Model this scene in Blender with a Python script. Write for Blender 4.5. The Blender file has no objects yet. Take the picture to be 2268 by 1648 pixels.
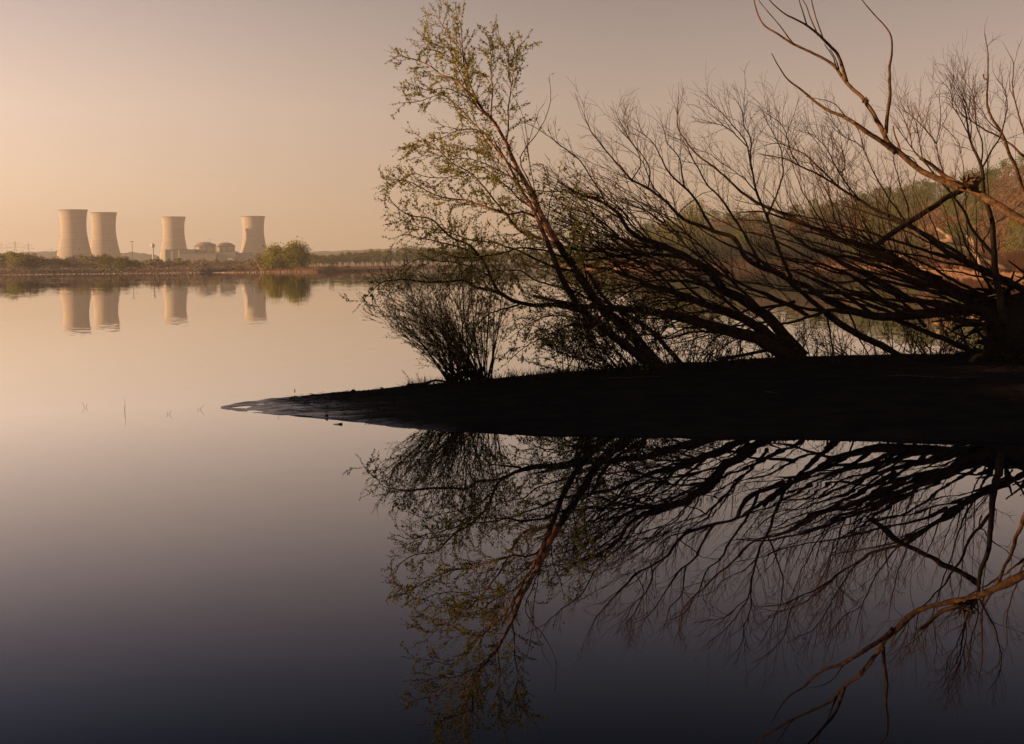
import bpy, math, random
from mathutils import Vector, Matrix, noise

# ------------------------------------------------------------------ camera, sky, sun, exposure
SC = bpy.context.scene
COL = SC.collection
CAM_H = 3.0
FPX = 3400.0                      # focal length in pixels of a 2268 x 1648 picture
PITCH, ROLL = math.atan(239.6 / FPX), -0.0117
cam = bpy.data.objects.new('camera', bpy.data.cameras.new('camera'))
COL.objects.link(cam)
cam.data.lens = 36.0 * FPX / 2268.0
cam.data.clip_start, cam.data.clip_end = 0.3, 20000
ROT = Matrix.Rotation(math.pi / 2 - PITCH, 3, 'X') @ Matrix.Rotation(ROLL, 3, 'Z')
cam.matrix_world = Matrix.Translation((0, 0, CAM_H)) @ ROT.to_4x4()
SC.camera = cam

SUN_AZ, SUN_EL = math.radians(-97), math.radians(10.2)   # azimuth from +Y, clockwise positive
SUN_DIR = Vector((math.sin(SUN_AZ) * math.cos(SUN_EL), math.cos(SUN_AZ) * math.cos(SUN_EL), math.sin(SUN_EL)))
sun = bpy.data.objects.new('sun', bpy.data.lights.new('sun', 'SUN'))
COL.objects.link(sun)
sun.data.energy = 5.0
sun.data.angle = math.radians(0.6)
sun.data.color = (1.0, 0.62, 0.32)
sun.rotation_euler = (-SUN_DIR).to_track_quat('-Z', 'Y').to_euler()

def build_world():
    w = bpy.data.worlds.new('World'); SC.world = w; w.use_nodes = True
    nt = w.node_tree; N = nt.nodes; L = nt.links
    bg = N['Background']; bg.inputs[1].default_value = 0.1
    sky = N.new('ShaderNodeTexSky'); sky.sky_type = 'NISHITA'; sky.sun_disc = False
    sky.sun_elevation = SUN_EL; sky.sun_rotation = SUN_AZ
    tc = N.new('ShaderNodeTexCoord')
    nrm = N.new('ShaderNodeVectorMath'); nrm.operation = 'NORMALIZE'
    L.new(tc.outputs['Generated'], nrm.inputs[0])
    sep = N.new('ShaderNodeSeparateXYZ'); L.new(nrm.outputs[0], sep.inputs[0])
    rp = N.new('ShaderNodeValToRGB'); L.new(sep.outputs['Z'], rp.inputs[0])
    stops = [(0.0, (.475, .325, .218)), (.05, (.47, .331, .236)), (.10, (.43, .315, .25)), (.16, (.303, .230, .203)), (.192, (.235, .183, .184)),
             (.225, (.150, .124, .148)), (.26, (.082, .086, .124)), (.30, (.035, .049, .086)), (.40, (.018, .022, .040)), (1.0, (.010, .013, .022))]
    cr = rp.color_ramp
    while len(cr.elements) < len(stops): cr.elements.new(.5)
    for e, (p, c) in zip(cr.elements, stops): e.position = p; e.color = (*c, 1)
    # brighter towards the sun
    dot = N.new('ShaderNodeVectorMath'); dot.operation = 'DOT_PRODUCT'; L.new(nrm.outputs[0], dot.inputs[0])
    dot.inputs[1].default_value = SUN_DIR
    mr = N.new('ShaderNodeMapRange'); mr.interpolation_type = 'SMOOTHSTEP'
    mr.inputs['From Min'].default_value = -0.20; mr.inputs['From Max'].default_value = 0.85
    mr.inputs['To Min'].default_value = 1.0; mr.inputs['To Max'].default_value = 3.7
    L.new(dot.outputs['Value'], mr.inputs[0])
    sc = N.new('ShaderNodeVectorMath'); sc.operation = 'SCALE'
    # a faint rosy lift opposite the sun
    m2 = N.new('ShaderNodeMapRange'); m2.interpolation_type = 'SMOOTHSTEP'
    m2.inputs['From Min'].default_value = -.15; m2.inputs['From Max'].default_value = -.62
    L.new(dot.outputs['Value'], m2.inputs[0])
    rose = N.new('ShaderNodeMix'); rose.data_type = 'RGBA'; rose.blend_type = 'MULTIPLY'
    rose.inputs[7].default_value = (1.34, 1.27, 1.25, 1); rose.clamp_result = False
    m3 = N.new('ShaderNodeMapRange'); m3.interpolation_type = 'SMOOTHSTEP'
    m3.inputs['From Min'].default_value = .15; m3.inputs['From Max'].default_value = .22
    m3.inputs['To Min'].default_value = 1; m3.inputs['To Max'].default_value = 0
    L.new(sep.outputs['Z'], m3.inputs[0])
    mm = N.new('ShaderNodeMath'); mm.operation = 'MULTIPLY'; L.new(m2.outputs[0], mm.inputs[0]); L.new(m3.outputs[0], mm.inputs[1])
    L.new(mm.outputs[0], rose.inputs[0]); L.new(rp.outputs[0], rose.inputs[6])
    L.new(rose.outputs[2], sc.inputs[0]); L.new(mr.outputs[0], sc.inputs['Scale'])
    s2 = N.new('ShaderNodeVectorMath'); s2.operation = 'SCALE'; s2.inputs['Scale'].default_value = 5.95
    L.new(sc.outputs[0], s2.inputs[0])
    s3 = N.new('ShaderNodeVectorMath'); s3.operation = 'SCALE'; s3.inputs['Scale'].default_value = 0.065
    L.new(sky.outputs[0], s3.inputs[0])
    ad = N.new('ShaderNodeVectorMath'); ad.operation = 'ADD'
    L.new(s2.outputs[0], ad.inputs[0]); L.new(s3.outputs[0], ad.inputs[1])
    L.new(ad.outputs[0], bg.inputs[0])
build_world()
vs = SC.view_settings
vs.view_transform = 'Standard'; vs.look = 'None'; vs.exposure = 0.8; vs.gamma = 1.0; vs.use_curve_mapping = False
cy = SC.cycles
cy.use_denoising = True
cy.max_bounces = 6; cy.diffuse_bounces = 2; cy.glossy_bounces = 3; cy.transmission_bounces = 2
cy.volume_bounces = 0; cy.transparent_max_bounces = 12
cy.sample_clamp_indirect = 6.0

# ------------------------------------------------------------------ pixel <-> place helpers
def ray(X, Y):
    return ROT @ Vector(((X - 1134) / FPX, (824 - Y) / FPX, -1.0))
def P(X, Y, d):                                  # the point seen at X, Y that stands at depth d
    r = ray(X, Y)
    return Vector((0, 0, CAM_H)) + r * (d / r.y)
def G(X, Y, z=0.0):                              # the ground or water point seen at X, Y
    r = ray(X, Y)
    return Vector((0, 0, CAM_H)) + r * ((z - CAM_H) / r.z)
def lerp(a, b, t): return a + (b - a) * t
def interp(tab, x):
    if x <= tab[0][0]: return tab[0][1]
    for (x0, y0), (x1, y1) in zip(tab, tab[1:]):
        if x <= x1: return lerp(y0, y1, (x - x0) / (x1 - x0))
    return tab[-1][1]
def sstep(a, b, x):
    t = min(1, max(0, (x - a) / (b - a))); return t * t * (3 - 2 * t)

# ------------------------------------------------------------------ mesh helpers
class MB:
    def __init__(s): s.v = []; s.f = []
    def quad(s, a, b, c, d):
        n = len(s.v); s.v += [a, b, c, d]; s.f.append((n, n + 1, n + 2, n + 3))
    def tube(s, pts, rad, sides=6, cap=True):
        n0 = len(s.v); k = len(pts); u = None
        for i, p in enumerate(pts):
            t = (pts[min(i + 1, k - 1)] - pts[max(i - 1, 0)])
            t = t.normalized() if t.length > 1e-9 else Vector((0, 0, 1))
            if u is None:
                u = t.orthogonal().normalized()
            else:
                u = u - t * u.dot(t); u = u.normalized() if u.length > 1e-6 else t.orthogonal().normalized()
            w = t.cross(u)
            for j in range(sides):
                a = 2 * math.pi * j / sides
                s.v.append(p + u * (math.cos(a) * rad[i]) + w * (math.sin(a) * rad[i]))
        for i in range(k - 1):
            for j in range(sides):
                a = n0 + i * sides + j; b = n0 + i * sides + (j + 1) % sides
                s.f.append((a, b, b + sides, a + sides))
        if cap:
            s.f.append(tuple(n0 + (k - 1) * sides + j for j in range(sides)))
            s.f.append(tuple(n0 + j for j in reversed(range(sides))))
    def box(s, c, d, rz=0.0):
        n = len(s.v); R = Matrix.Rotation(rz, 3, 'Z')
        for z in (-.5, .5):
            for x, y in ((-.5, -.5), (.5, -.5), (.5, .5), (-.5, .5)):
                s.v.append(Vector(c) + R @ Vector((x * d[0], y * d[1], z * d[2])))
        for f in ((3, 2, 1, 0), (4, 5, 6, 7), (0, 1, 5, 4), (1, 2, 6, 5), (2, 3, 7, 6), (3, 0, 4, 7)):
            s.f.append(tuple(n + i for i in f))
    def bar(s, a, b, r, sides=4): s.tube([Vector(a), Vector(b)], [r, r], sides)
    def lathe(s, prof, seg=48):                   # prof: (radius, z) from below to above
        n = len(s.v); k = len(prof)
        for r, z in prof:
            for j in range(seg):
                a = 2 * math.pi * j / seg; s.v.append(Vector((r * math.cos(a), r * math.sin(a), z)))
        for i in range(k - 1):
            for j in range(seg):
                a = n + i * seg + j; b = n + i * seg + (j + 1) % seg
                s.f.append((a, b, b + seg, a + seg))
    def grid(s, rows):
        n = len(s.v); m = len(rows[0])
        for r in rows: s.v += r
        for i in range(len(rows) - 1):
            for j in range(m - 1):
                a = n + i * m + j; s.f.append((a, a + 1, a + m + 1, a + m))
    def leaf(s, p, size, rng, hang=0.0, asp=.65):
        d = Vector((rng.gauss(0, 1), rng.gauss(0, 1), rng.gauss(0, 1) - hang)).normalized()
        u = d.orthogonal().normalized(); u.rotate(Matrix.Rotation(rng.random() * 6.28, 3, d))
        u = u * (size * asp * .5)
        s.quad(p, p + d * size * .45 + u, p + d * size, p + d * size * .45 - u)
    def build(s, name, m, parent=None, org=None, smooth=False):
        me = bpy.data.meshes.new(name)
        v = s.v if org is None else [p - org for p in s.v]
        me.from_pydata([tuple(p) for p in v], [], s.f)
        if smooth: me.polygons.foreach_set('use_smooth', [True] * len(me.polygons))
        me.materials.append(m); me.update()
        o = bpy.data.objects.new(name, me); COL.objects.link(o)
        if parent: o.parent = parent
        return o

def tag(o, label=None, cat=None, group=None, kind=None):
    if label: o['label'] = label
    if cat: o['category'] = cat
    if group: o['group'] = group
    if kind: o['kind'] = kind
    return o
def thing(name, loc, label, cat, group=None, rz=0.0):
    o = bpy.data.objects.new(name, None); COL.objects.link(o)
    o.location = loc; o.rotation_euler.z = rz; o.empty_display_size = .3
    return tag(o, label, cat, group)
def dup(root, loc, rz=0.0, scale=1.0, label=None, group=None):
    r = root.copy(); COL.objects.link(r); r.location = loc; r.rotation_euler.z = rz
    r.scale = scale if isinstance(scale, tuple) else (scale,) * 3
    if label: r['label'] = label
    if group: r['group'] = group
    for ch in list(root.children):
        c = ch.copy(); COL.objects.link(c); c.parent = r
    return r

# ------------------------------------------------------------------ materials
def mat(name, base, rough=.85, var=None, scale=4.0, detail=4.0, bump=0.0, bscale=None, coord='Object', spec=.3, stretch=None, trans=None):
    m = bpy.data.materials.new(name); m.use_nodes = True
    nt = m.node_tree; N = nt.nodes; L = nt.links; b = N['Principled BSDF']
    b.inputs['Base Color'].default_value = (*base, 1); b.inputs['Roughness'].default_value = rough
    b.inputs['Specular IOR Level'].default_value = spec
    if 'concrete' in name and 'Diffuse Roughness' in b.inputs: b.inputs['Diffuse Roughness'].default_value = .6
    tc = N.new('ShaderNodeTexCoord'); src = tc.outputs[coord]
    if stretch:
        mp = N.new('ShaderNodeMapping'); mp.inputs['Scale'].default_value = stretch
        L.new(src, mp.inputs[0]); src = mp.outputs[0]
    if var:
        n = N.new('ShaderNodeTexNoise'); n.inputs['Scale'].default_value = scale; n.inputs['Detail'].default_value = detail
        L.new(src, n.inputs['Vector'])
        mr = N.new('ShaderNodeMapRange'); mr.inputs['From Min'].default_value = .35; mr.inputs['From Max'].default_value = .65
        L.new(n.outputs['Fac'], mr.inputs[0])
        mx = N.new('ShaderNodeMix'); mx.data_type = 'RGBA'
        mx.inputs[6].default_value = (*base, 1); mx.inputs[7].default_value = (*var, 1)
        L.new(mr.outputs[0], mx.inputs[0]); L.new(mx.outputs[2], b.inputs['Base Color'])
    if bump:
        n2 = N.new('ShaderNodeTexNoise'); n2.inputs['Scale'].default_value = bscale or scale * 3; n2.inputs['Detail'].default_value = 5
        L.new(src, n2.inputs['Vector'])
        bp = N.new('ShaderNodeBump'); bp.inputs['Strength'].default_value = 1; bp.inputs['Distance'].default_value = bump
        L.new(n2.outputs['Fac'], bp.inputs['Height']); L.new(bp.outputs[0], b.inputs['Normal'])
    if trans:
        t = N.new('ShaderNodeBsdfTranslucent'); t.inputs[0].default_value = (*trans, 1)
        mixs = N.new('ShaderNodeMixShader'); mixs.inputs[0].default_value = .35
        L.new(b.outputs[0], mixs.inputs[1]); L.new(t.outputs[0], mixs.inputs[2])
        L.new(mixs.outputs[0], N['Material Output'].inputs['Surface'])
    return m

M = dict(
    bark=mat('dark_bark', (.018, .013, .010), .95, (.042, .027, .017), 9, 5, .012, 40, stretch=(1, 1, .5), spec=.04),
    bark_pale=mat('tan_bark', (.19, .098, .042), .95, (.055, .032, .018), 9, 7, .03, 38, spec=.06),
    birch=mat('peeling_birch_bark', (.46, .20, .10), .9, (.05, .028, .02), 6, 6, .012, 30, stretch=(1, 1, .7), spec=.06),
    bushtwig=mat('willow_twigs', (.13, .065, .028), .9, (.08, .042, .022), 3, 2, spec=.05),
    twig=mat('twig_bark', (.075, .036, .018), .9, spec=.05),
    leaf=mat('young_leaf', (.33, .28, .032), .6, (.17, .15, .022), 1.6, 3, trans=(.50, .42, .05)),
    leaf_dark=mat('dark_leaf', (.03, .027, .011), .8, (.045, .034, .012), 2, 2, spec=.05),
    mud=mat('river_silt', (.020, .017, .014), .95, (.034, .026, .02), 1.3, 7, .035, 9, spec=.02),
    concrete=mat('weathered_concrete', (.55, .46, .36), .9, (.63, .54, .43), .03, 5, stretch=(.2, .2, 4.5)),
    concrete2=mat('grey_concrete', (.30, .27, .23), .9, (.36, .32, .27), .06, 4),
    band=mat('stained_concrete', (.25, .20, .15), .9, (.30, .25, .19), .1, 3),
    cladding=mat('grey_cladding', (.10, .115, .13), .7, (.13, .14, .155), .08, 2),
    pale=mat('pale_panel', (.42, .42, .42), .6, (.48, .47, .45), .2, 2),
    darkmetal=mat('dark_metal', (.06, .05, .045), .6, (.09, .07, .06), .4, 2),
    white=mat('white_paint', (.72, .70, .66), .5, (.62, .60, .56), .3, 3),
    farsoil=mat('bank_soil', (.17, .08, .038), .95, (.25, .125, .06), .12, 6, .2, .6),
    hillsoil=mat('hillside_leaf_litter', (.12, .062, .026), .95, (.17, .085, .035), .06, 6),
    green=mat('spring_foliage', (.075, .105, .008), .8, (.14, .14, .014), .25, 3, trans=(.20, .18, .03)),
    lime=mat('fresh_foliage', (.21, .20, .012), .8, (.12, .14, .012), .2, 3, trans=(.30, .26, .035)),
    willow=mat('willow_leaves', (.30, .27, .03), .8, (.20, .19, .025), .12, 3, trans=(.40, .34, .04)),
    olive=mat('olive_foliage', (.12, .105, .016), .85, (.16, .115, .024), .25, 3, trans=(.12, .10, .03)),
    budbrown=mat('budding_twigs', (.17, .075, .024), .9, (.24, .115, .035), .3, 3),
    rusty=mat('rusty_buds', (.22, .10, .04), .9, (.15, .075, .035), .3, 3),
    fartrunk=mat('grey_trunk', (.13, .10, .075), .9, (.19, .14, .10), 1, 3),
    reed=mat('dry_reeds', (.30, .14, .06), .95, (.38, .20, .09), .2, 3),
    stone=mat('pale_stone', (.34, .27, .21), .9, (.20, .15, .12), .5, 4),
    wood=mat('bleached_driftwood', (.36, .24, .15), .85, (.26, .16, .09), 2, 5, .02, 14),
    farwood=mat('distant_wood', (.075, .07, .045), .95, (.11, .095, .05), .02, 4),
    scrub=mat('bare_scrub', (.30, .205, .18), .95, (.30, .25, .14), .05, 3),
)

def water_material():
    m = bpy.data.materials.new('still_river_water'); m.use_nodes = True
    nt = m.node_tree; N = nt.nodes; L = nt.links
    N.remove(N['Principled BSDF'])
    tc = N.new('ShaderNodeTexCoord')
    def wobble(scale, st, detail):
        mp = N.new('ShaderNodeMapping'); mp.inputs['Scale'].default_value = (scale, scale, 1)
        L.new(tc.outputs['Object'], mp.inputs[0])
        n = N.new('ShaderNodeTexNoise'); n.inputs['Scale'].default_value = 1; n.inputs['Detail'].default_value = detail
        L.new(mp.outputs[0], n.inputs['Vector'])
        s = N.new('ShaderNodeVectorMath'); s.operation = 'SUBTRACT'; s.inputs[1].default_value = (.5, .5, .5)
        L.new(n.outputs['Color'], s.inputs[0])
        k = N.new('ShaderNodeVectorMath'); k.operation = 'SCALE'; L.new(s.outputs[0], k.inputs[0]); k.inputs['Scale'].default_value = st
        return k
    a = wobble(.9, .006, 2); b = wobble(1.7, .011, 2)
    # a light breeze roughens some patches of the far river only
    mp = N.new('ShaderNodeMapping'); mp.inputs['Scale'].default_value = (.004, .02, 1); L.new(tc.outputs['Object'], mp.inputs[0])
    pn = N.new('ShaderNodeTexNoise'); pn.inputs['Scale'].default_value = 1; pn.inputs['Detail'].default_value = 2; L.new(mp.outputs[0], pn.inputs['Vector'])
    pr = N.new('ShaderNodeMapRange'); pr.inputs['From Min'].default_value = .42; pr.inputs['From Max'].default_value = .72
    pr.inputs['To Min'].default_value = .25; pr.inputs['To Max'].default_value = 2.0
    L.new(pn.outputs['Fac'], pr.inputs[0])
    sy = N.new('ShaderNodeSeparateXYZ'); L.new(tc.outputs['Object'], sy.inputs[0])
    op = N.new('ShaderNodeMapRange'); op.inputs['From Min'].default_value = 70; op.inputs['From Max'].default_value = 420
    op.inputs['To Min'].default_value = .8; op.inputs['To Max'].default_value = 1.5
    L.new(sy.outputs['Y'], op.inputs[0])
    pm = N.new('ShaderNodeMath'); pm.operation = 'MULTIPLY'; L.new(pr.outputs[0], pm.inputs[0]); L.new(op.outputs[0], pm.inputs[1])
    kb = N.new('ShaderNodeVectorMath'); kb.operation = 'SCALE'; L.new(b.outputs[0], kb.inputs[0]); L.new(pm.outputs[0], kb.inputs['Scale'])
    ad = N.new('ShaderNodeVectorMath'); ad.operation = 'ADD'; L.new(a.outputs[0], ad.inputs[0]); L.new(kb.outputs[0], ad.inputs[1])
    fl = N.new('ShaderNodeVectorMath'); fl.operation = 'MULTIPLY'; fl.inputs[1].default_value = (1, 1, 0); L.new(ad.outputs[0], fl.inputs[0])
    up = N.new('ShaderNodeVectorMath'); up.operation = 'ADD'; up.inputs[1].default_value = (0, 0, 1); L.new(fl.outputs[0], up.inputs[0])
    nn = N.new('ShaderNodeVectorMath'); nn.operation = 'NORMALIZE'; L.new(up.outputs[0], nn.inputs[0])
    fr = N.new('ShaderNodeFresnel'); fr.inputs['IOR'].default_value = 1.33
    mr = N.new('ShaderNodeMapRange'); mr.inputs['From Min'].default_value = .135; mr.inputs['From Max'].default_value = .58
    mr.inputs['To Min'].default_value = .02; mr.inputs['To Max'].default_value = .89
    L.new(fr.outputs[0], mr.inputs[0])
    df = N.new('ShaderNodeBsdfDiffuse'); df.inputs[0].default_value = (.005, .007, .012, 1)
    gl = N.new('ShaderNodeBsdfGlossy'); gl.inputs['Roughness'].default_value = 0.0; gl.inputs[0].default_value = (1, 1, 1, 1)
    L.new(nn.outputs[0], gl.inputs['Normal'])
    mx = N.new('ShaderNodeMixShader'); L.new(mr.outputs[0], mx.inputs[0]); L.new(df.outputs[0], mx.inputs[1]); L.new(gl.outputs[0], mx.inputs[2])
    L.new(mx.outputs[0], N['Material Output'].inputs['Surface'])
    return m

# ------------------------------------------------------------------ the river
mb = MB(); mb.quad(*[Vector(p) for p in ((-3300, -120, 0), (3300, -120, 0), (3300, 6300, 0), (-3300, 6300, 0))])
tag(mb.build('river_water', water_material()), kind='structure')

# ------------------------------------------------------------------ the dark mud spit in front
SPIT = [  # pixel column, near water line, skyline of its ridge, depth of the ridge
    (492, 906, 905, 32.9), (520, 909, 897, 33.6), (600, 918, 882, 34.6), (750, 930, 869, 35.5), (870, 943, 859, 36), (1000, 953, 848, 36.5),
    (1150, 958, 835, 37), (1300, 962, 822, 37.5), (1500, 965, 806, 38), (1740, 968, 793, 38.5), (2000, 973, 787, 38.5),
    (2268, 980, 786, 38.5), (2700, 985, 780, 38.5), (3600, 990, 760, 38.5)]
def spit_col(X):
    Yn = interp([(r[0], r[1]) for r in SPIT], X); Yc = interp([(r[0], r[2]) for r in SPIT], X); dc = interp([(r[0], r[3]) for r in SPIT], X)
    a = G(X, Yn); c = P(X, Yc, dc); c.z = max(c.z, .015)
    return a, c
def spit_point(X, s):                              # s = 0 at the near water line, 1 on the ridge
    a, c = spit_col(X)
    p = lerp(a, c, s); hz = c.z
    if s < 0: z = s * .9
    elif s < 1:
        lip = .05 * sstep(0, .03, s) * min(1, hz / .15)
        z = lip + (hz - lip) * (math.sqrt(s) * .62 + s * .38)
    else:
        z = hz - (s - 1) ** 2 * 2.2 - (s - 1) * .25
    damp = min(1, hz / .12) * (1 if s < 1 else .5)
    if s > -.02:
        z += damp * (.030 * noise.noise(p * .9) + .016 * noise.noise(p * 3.1) + .008 * noise.noise(p * 9))
    if hz < .05 and s >= 0: z += .02 * noise.noise(p * 2.7) - .004
    return Vector((p.x, p.y, z))
mb = MB(); rows = []
Xs = [470 + i * 5 for i in range(362)] + [2290 + i * 40 for i in range(33)]
Ss = [-.25, -.1, -.03] + [i / 60 for i in range(0, 61)] + [1.05, 1.12, 1.2, 1.35, 1.5, 1.8]
for s in Ss:
    row = []
    for X in Xs:
        k = max(X, 493); p = spit_point(k, s)
        if X < 493:
            p = p + Vector(((X - 493) * .012, 0, -(493 - X) * .003))
        else:
            j = sstep(490, 640, X)
            if s <= 0 or s >= 1.0: p.y += .22 * noise.noise(Vector((p.x * 1.3, s > .5, 3))) * (.4 + .6 * j)
        row.append(p)
    rows.append(row)
mb.grid(rows)
def spit_material():
    m = M['mud']; N = m.node_tree.nodes; L = m.node_tree.links; b = N['Principled BSDF']
    geo = N.new('ShaderNodeNewGeometry'); sp = N.new('ShaderNodeSeparateXYZ'); L.new(geo.outputs['Position'], sp.inputs[0])
    n = N.new('ShaderNodeTexNoise'); n.inputs['Scale'].default_value = 1.4; n.inputs['Detail'].default_value = 5
    mp = N.new('ShaderNodeMapping'); mp.inputs['Scale'].default_value = (.5, 3, 1); L.new(geo.outputs['Position'], mp.inputs[0]); L.new(mp.outputs[0], n.inputs['Vector'])
    a = N.new('ShaderNodeMath'); a.operation = 'MULTIPLY_ADD'; L.new(n.outputs['Fac'], a.inputs[0]); a.inputs[1].default_value = -.10; L.new(sp.outputs['Z'], a.inputs[2])
    r = N.new('ShaderNodeMapRange'); r.inputs['From Min'].default_value = -.03; r.inputs['From Max'].default_value = .03
    r.inputs['To Min'].default_value = .22; r.inputs['To Max'].default_value = .9
    L.new(a.outputs[0], r.inputs[0]); L.new(r.outputs[0], b.inputs['Roughness'])
    r2 = N.new('ShaderNodeMapRange'); r2.inputs['From Min'].default_value = -.04; r2.inputs['From Max'].default_value = .02
    r2.inputs['To Min'].default_value = .28; r2.inputs['To Max'].default_value = .02
    L.new(a.outputs[0], r2.inputs[0])
    rx = N.new('ShaderNodeMapRange'); rx.inputs['From Min'].default_value = -4.5; rx.inputs['From Max'].default_value = -1.0
    rx.inputs['To Min'].default_value = 1; rx.inputs['To Max'].default_value = .0; L.new(sp.outputs['X'], rx.inputs[0])
    rm = N.new('ShaderNodeMath'); rm.operation = 'MULTIPLY'; L.new(r2.outputs[0], rm.inputs[0]); L.new(rx.outputs[0], rm.inputs[1])
    L.new(rm.outputs[0], b.inputs['Specular IOR Level'])
    return m
tag(mb.build('mud_spit', spit_material(), smooth=True), kind='structure')
def on_spit(X, s=1.0): return spit_point(X, s)

# ------------------------------------------------------------------ foreground trees: traced limbs, grown twigs
def catmull(pts, step):
    out = []
    q = [pts[0] * 2 - pts[1]] + pts + [pts[-1] * 2 - pts[-2]]
    for i in range(1, len(q) - 2):
        p0, p1, p2, p3 = q[i - 1], q[i], q[i + 1], q[i + 2]
        n = max(1, int((p2 - p1).length / step))
        for k in range(n):
            t = k / n
            out.append(.5 * (2 * p1 + (p2 - p0) * t + (2 * p0 - 5 * p1 + 4 * p2 - p3) * t * t + (3 * p1 - p0 - 3 * p2 + p3) * t ** 3))
    out.append(pts[-1].copy())
    return out

class Tree:
    def __init__(s, name, label, cat, X, Y, depth, bark='bark', seed=1, group=None):
        s.rng = random.Random(seed); s.depth = depth; s.base = P(X, Y, depth); s.bark = M[bark]
        s.root = thing(name, s.base, label, cat, group)
        s.lines = []; s.tw = MB(); s.lf = MB()
    def limb(s, pts, w0, w1, d0=None, drift=None, part='limb', m=None, jit=.2, power=.9, build=True):
        rng = s.rng
        if d0 is None:
            best = None
            for X, Y, d, w in s.lines:
                q = (X - pts[0][0]) ** 2 + (Y - pts[0][1]) ** 2
                if best is None or q < best[0]: best = (q, d)
            d0 = best[1] if best and best[0] < 90 ** 2 else s.depth
        if drift is None: drift = rng.uniform(-1.3, 1.3)
        L = [0]
        for a, b in zip(pts, pts[1:]): L.append(L[-1] + math.hypot(a[0] - b[0], a[1] - b[1]))
        wig = rng.uniform(0, 6)
        raw = [P(p[0], p[1], d0 + drift * (l / L[-1]) + .25 * min(1, l / 60) * math.sin(wig + l / 55)) for p, l in zip(pts, L)]
        line = catmull(raw, .10)
        n = len(line); rad = []
        k = d0 / FPX * .5
        for i, p in enumerate(line):
            t = i / (n - 1)
            r = lerp(w0, w1, t ** power) * k
            r *= 1 + .10 * noise.noise(p * 3.3) + .07 * noise.noise(p * 9)
            rad.append(max(r, .0035))
            if 0 < i < n - 1:
                q = noise.noise_vector(p * 2.1 + Vector((wig * 9, 0, 0))) * (jit * .2) + noise.noise_vector(p * 6.3) * (jit * .06)
                line[i] = p + q * min(1, 3 * (1 - t) + .3) * min(1, i / 4)
        for i in range(0, n, 2):
            t = i / (n - 1); l = t * L[-1]
            s.lines.append((*px(line[i]), line[i].y, rad[i] * 2 * FPX / line[i].y))
        sides = 10 if w0 > 14 else 7 if w0 > 6 else 5
        if build:
            mb = MB(); mb.tube(line, rad, sides); mb.build(part, m or s.bark, s.root, s.base, True)
        else:
            s.tw.tube(line, rad, 5)
        return line, rad
    def grow(s, p, d, length, r, rise=.25, curl=.25, seg=5, leaf=None, level=0, sub=.4, lean=None):
        """one twig with its side twigs; leaf = (spacing, size, density)"""
        rng = s.rng; pts = [p.copy()]; rad = [r]; st = length / seg
        bend = Vector((rng.gauss(0, 1), rng.gauss(0, 1), rng.gauss(0, 1))) * curl
        d = d.normalized()
        for i in range(seg):
            d = (d + bend * (1 / seg) + Vector((0, 0, rise / seg)) + (lean * (1 / seg) if lean else Vector()) + Vector((rng.gauss(0, .05), rng.gauss(0, .05), rng.gauss(0, .05)))).normalized()
            p = p + d * st; pts.append(p.copy()); rad.append(r * (1 - .72 * (i + 1) / seg))
            if level > 0 and i > 0 and length > .2:
                for _ in range(2 if rng.random() < sub else 1):
                    if rng.random() < .8:
                        sd = d.orthogonal().normalized(); sd.rotate(Matrix.Rotation(rng.uniform(0, 6.28), 3, d))
                        nd = d * rng.uniform(.9, 1.5) + sd * rng.uniform(.5, .9)
                        s.grow(p, nd, length * rng.uniform(.3, .6) * (1.15 - i / seg * .5), r * .55, rise, curl, 4, leaf, level - 1, sub, lean)
        s.tw.tube(pts, [max(x, .0028) for x in rad], 3, False)
        if leaf:
            sp, size, dens = leaf
            n = int(length / sp)
            for k in range(n):
                if rng.random() > dens * (.85 + 1.2 * noise.noise(p * 1.7)): continue
                t = (k + rng.random()) / n * seg; i = min(seg - 1, int(t))
                q = lerp(pts[i], pts[i + 1], t - i)
                s.lf.leaf(q, size * rng.uniform(.6, 1.3), rng, .6)
    def spray(s, ln, spacing, length, start=.3, angle=(.5, .9), r=.007, rise=.3, leaf=None, level=1, curl=.3, taper=.5, sub=.4, upper=None, lean=None):
        line, rad = ln; rng = s.rng; n = len(line); acc = 0; side = 1
        for i in range(1, n - 1):
            acc += (line[i] - line[i - 1]).length; t = i / (n - 1)
            if t < start or acc < spacing * rng.uniform(.6, 1.4): continue
            acc = 0; side = -side
            tan = (line[i + 1] - line[i - 1]).normalized()
            up = Vector((0, 0, 1)); sd = tan.cross(Vector((0, 1, 0)))
            sd = (sd.normalized() if sd.length > .1 else Vector((1, 0, 0))) * side
            sd.rotate(Matrix.Rotation(rng.uniform(-1.2, 1.2), 3, tan))
            if upper is not None and sd.z < 0 and rng.random() < upper: sd = -sd
            a = rng.uniform(*angle)
            d = tan * math.cos(a) + sd * math.sin(a)
            s.grow(line[i], d, length * rng.uniform(.5, 1.25) * (1 - taper * (t - start) / (1 - start + 1e-6)), min(r, rad[i] * .8), rise, curl, 6, leaf, level, sub, lean)
        if rad[-1] < .03:
            s.grow(line[-1], line[-1] - line[-3], length * .5, min(r, rad[-1]), rise * .5, curl, 5, leaf, max(0, level - 1), sub, lean)
    def finish(s, twig='twig', leaf='leaf', leafname='foliage'):
        if s.tw.v: s.tw.build('twigs', M[twig], s.root, s.base)
        if s.lf.v: s.lf.build(leafname, M[leaf], s.root, s.base)
def px(p):
    q = ROT.transposed() @ (p - Vector((0, 0, CAM_H)))
    return (1134 - q.x / q.z * FPX, 824 + q.y / q.z * FPX)

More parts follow.
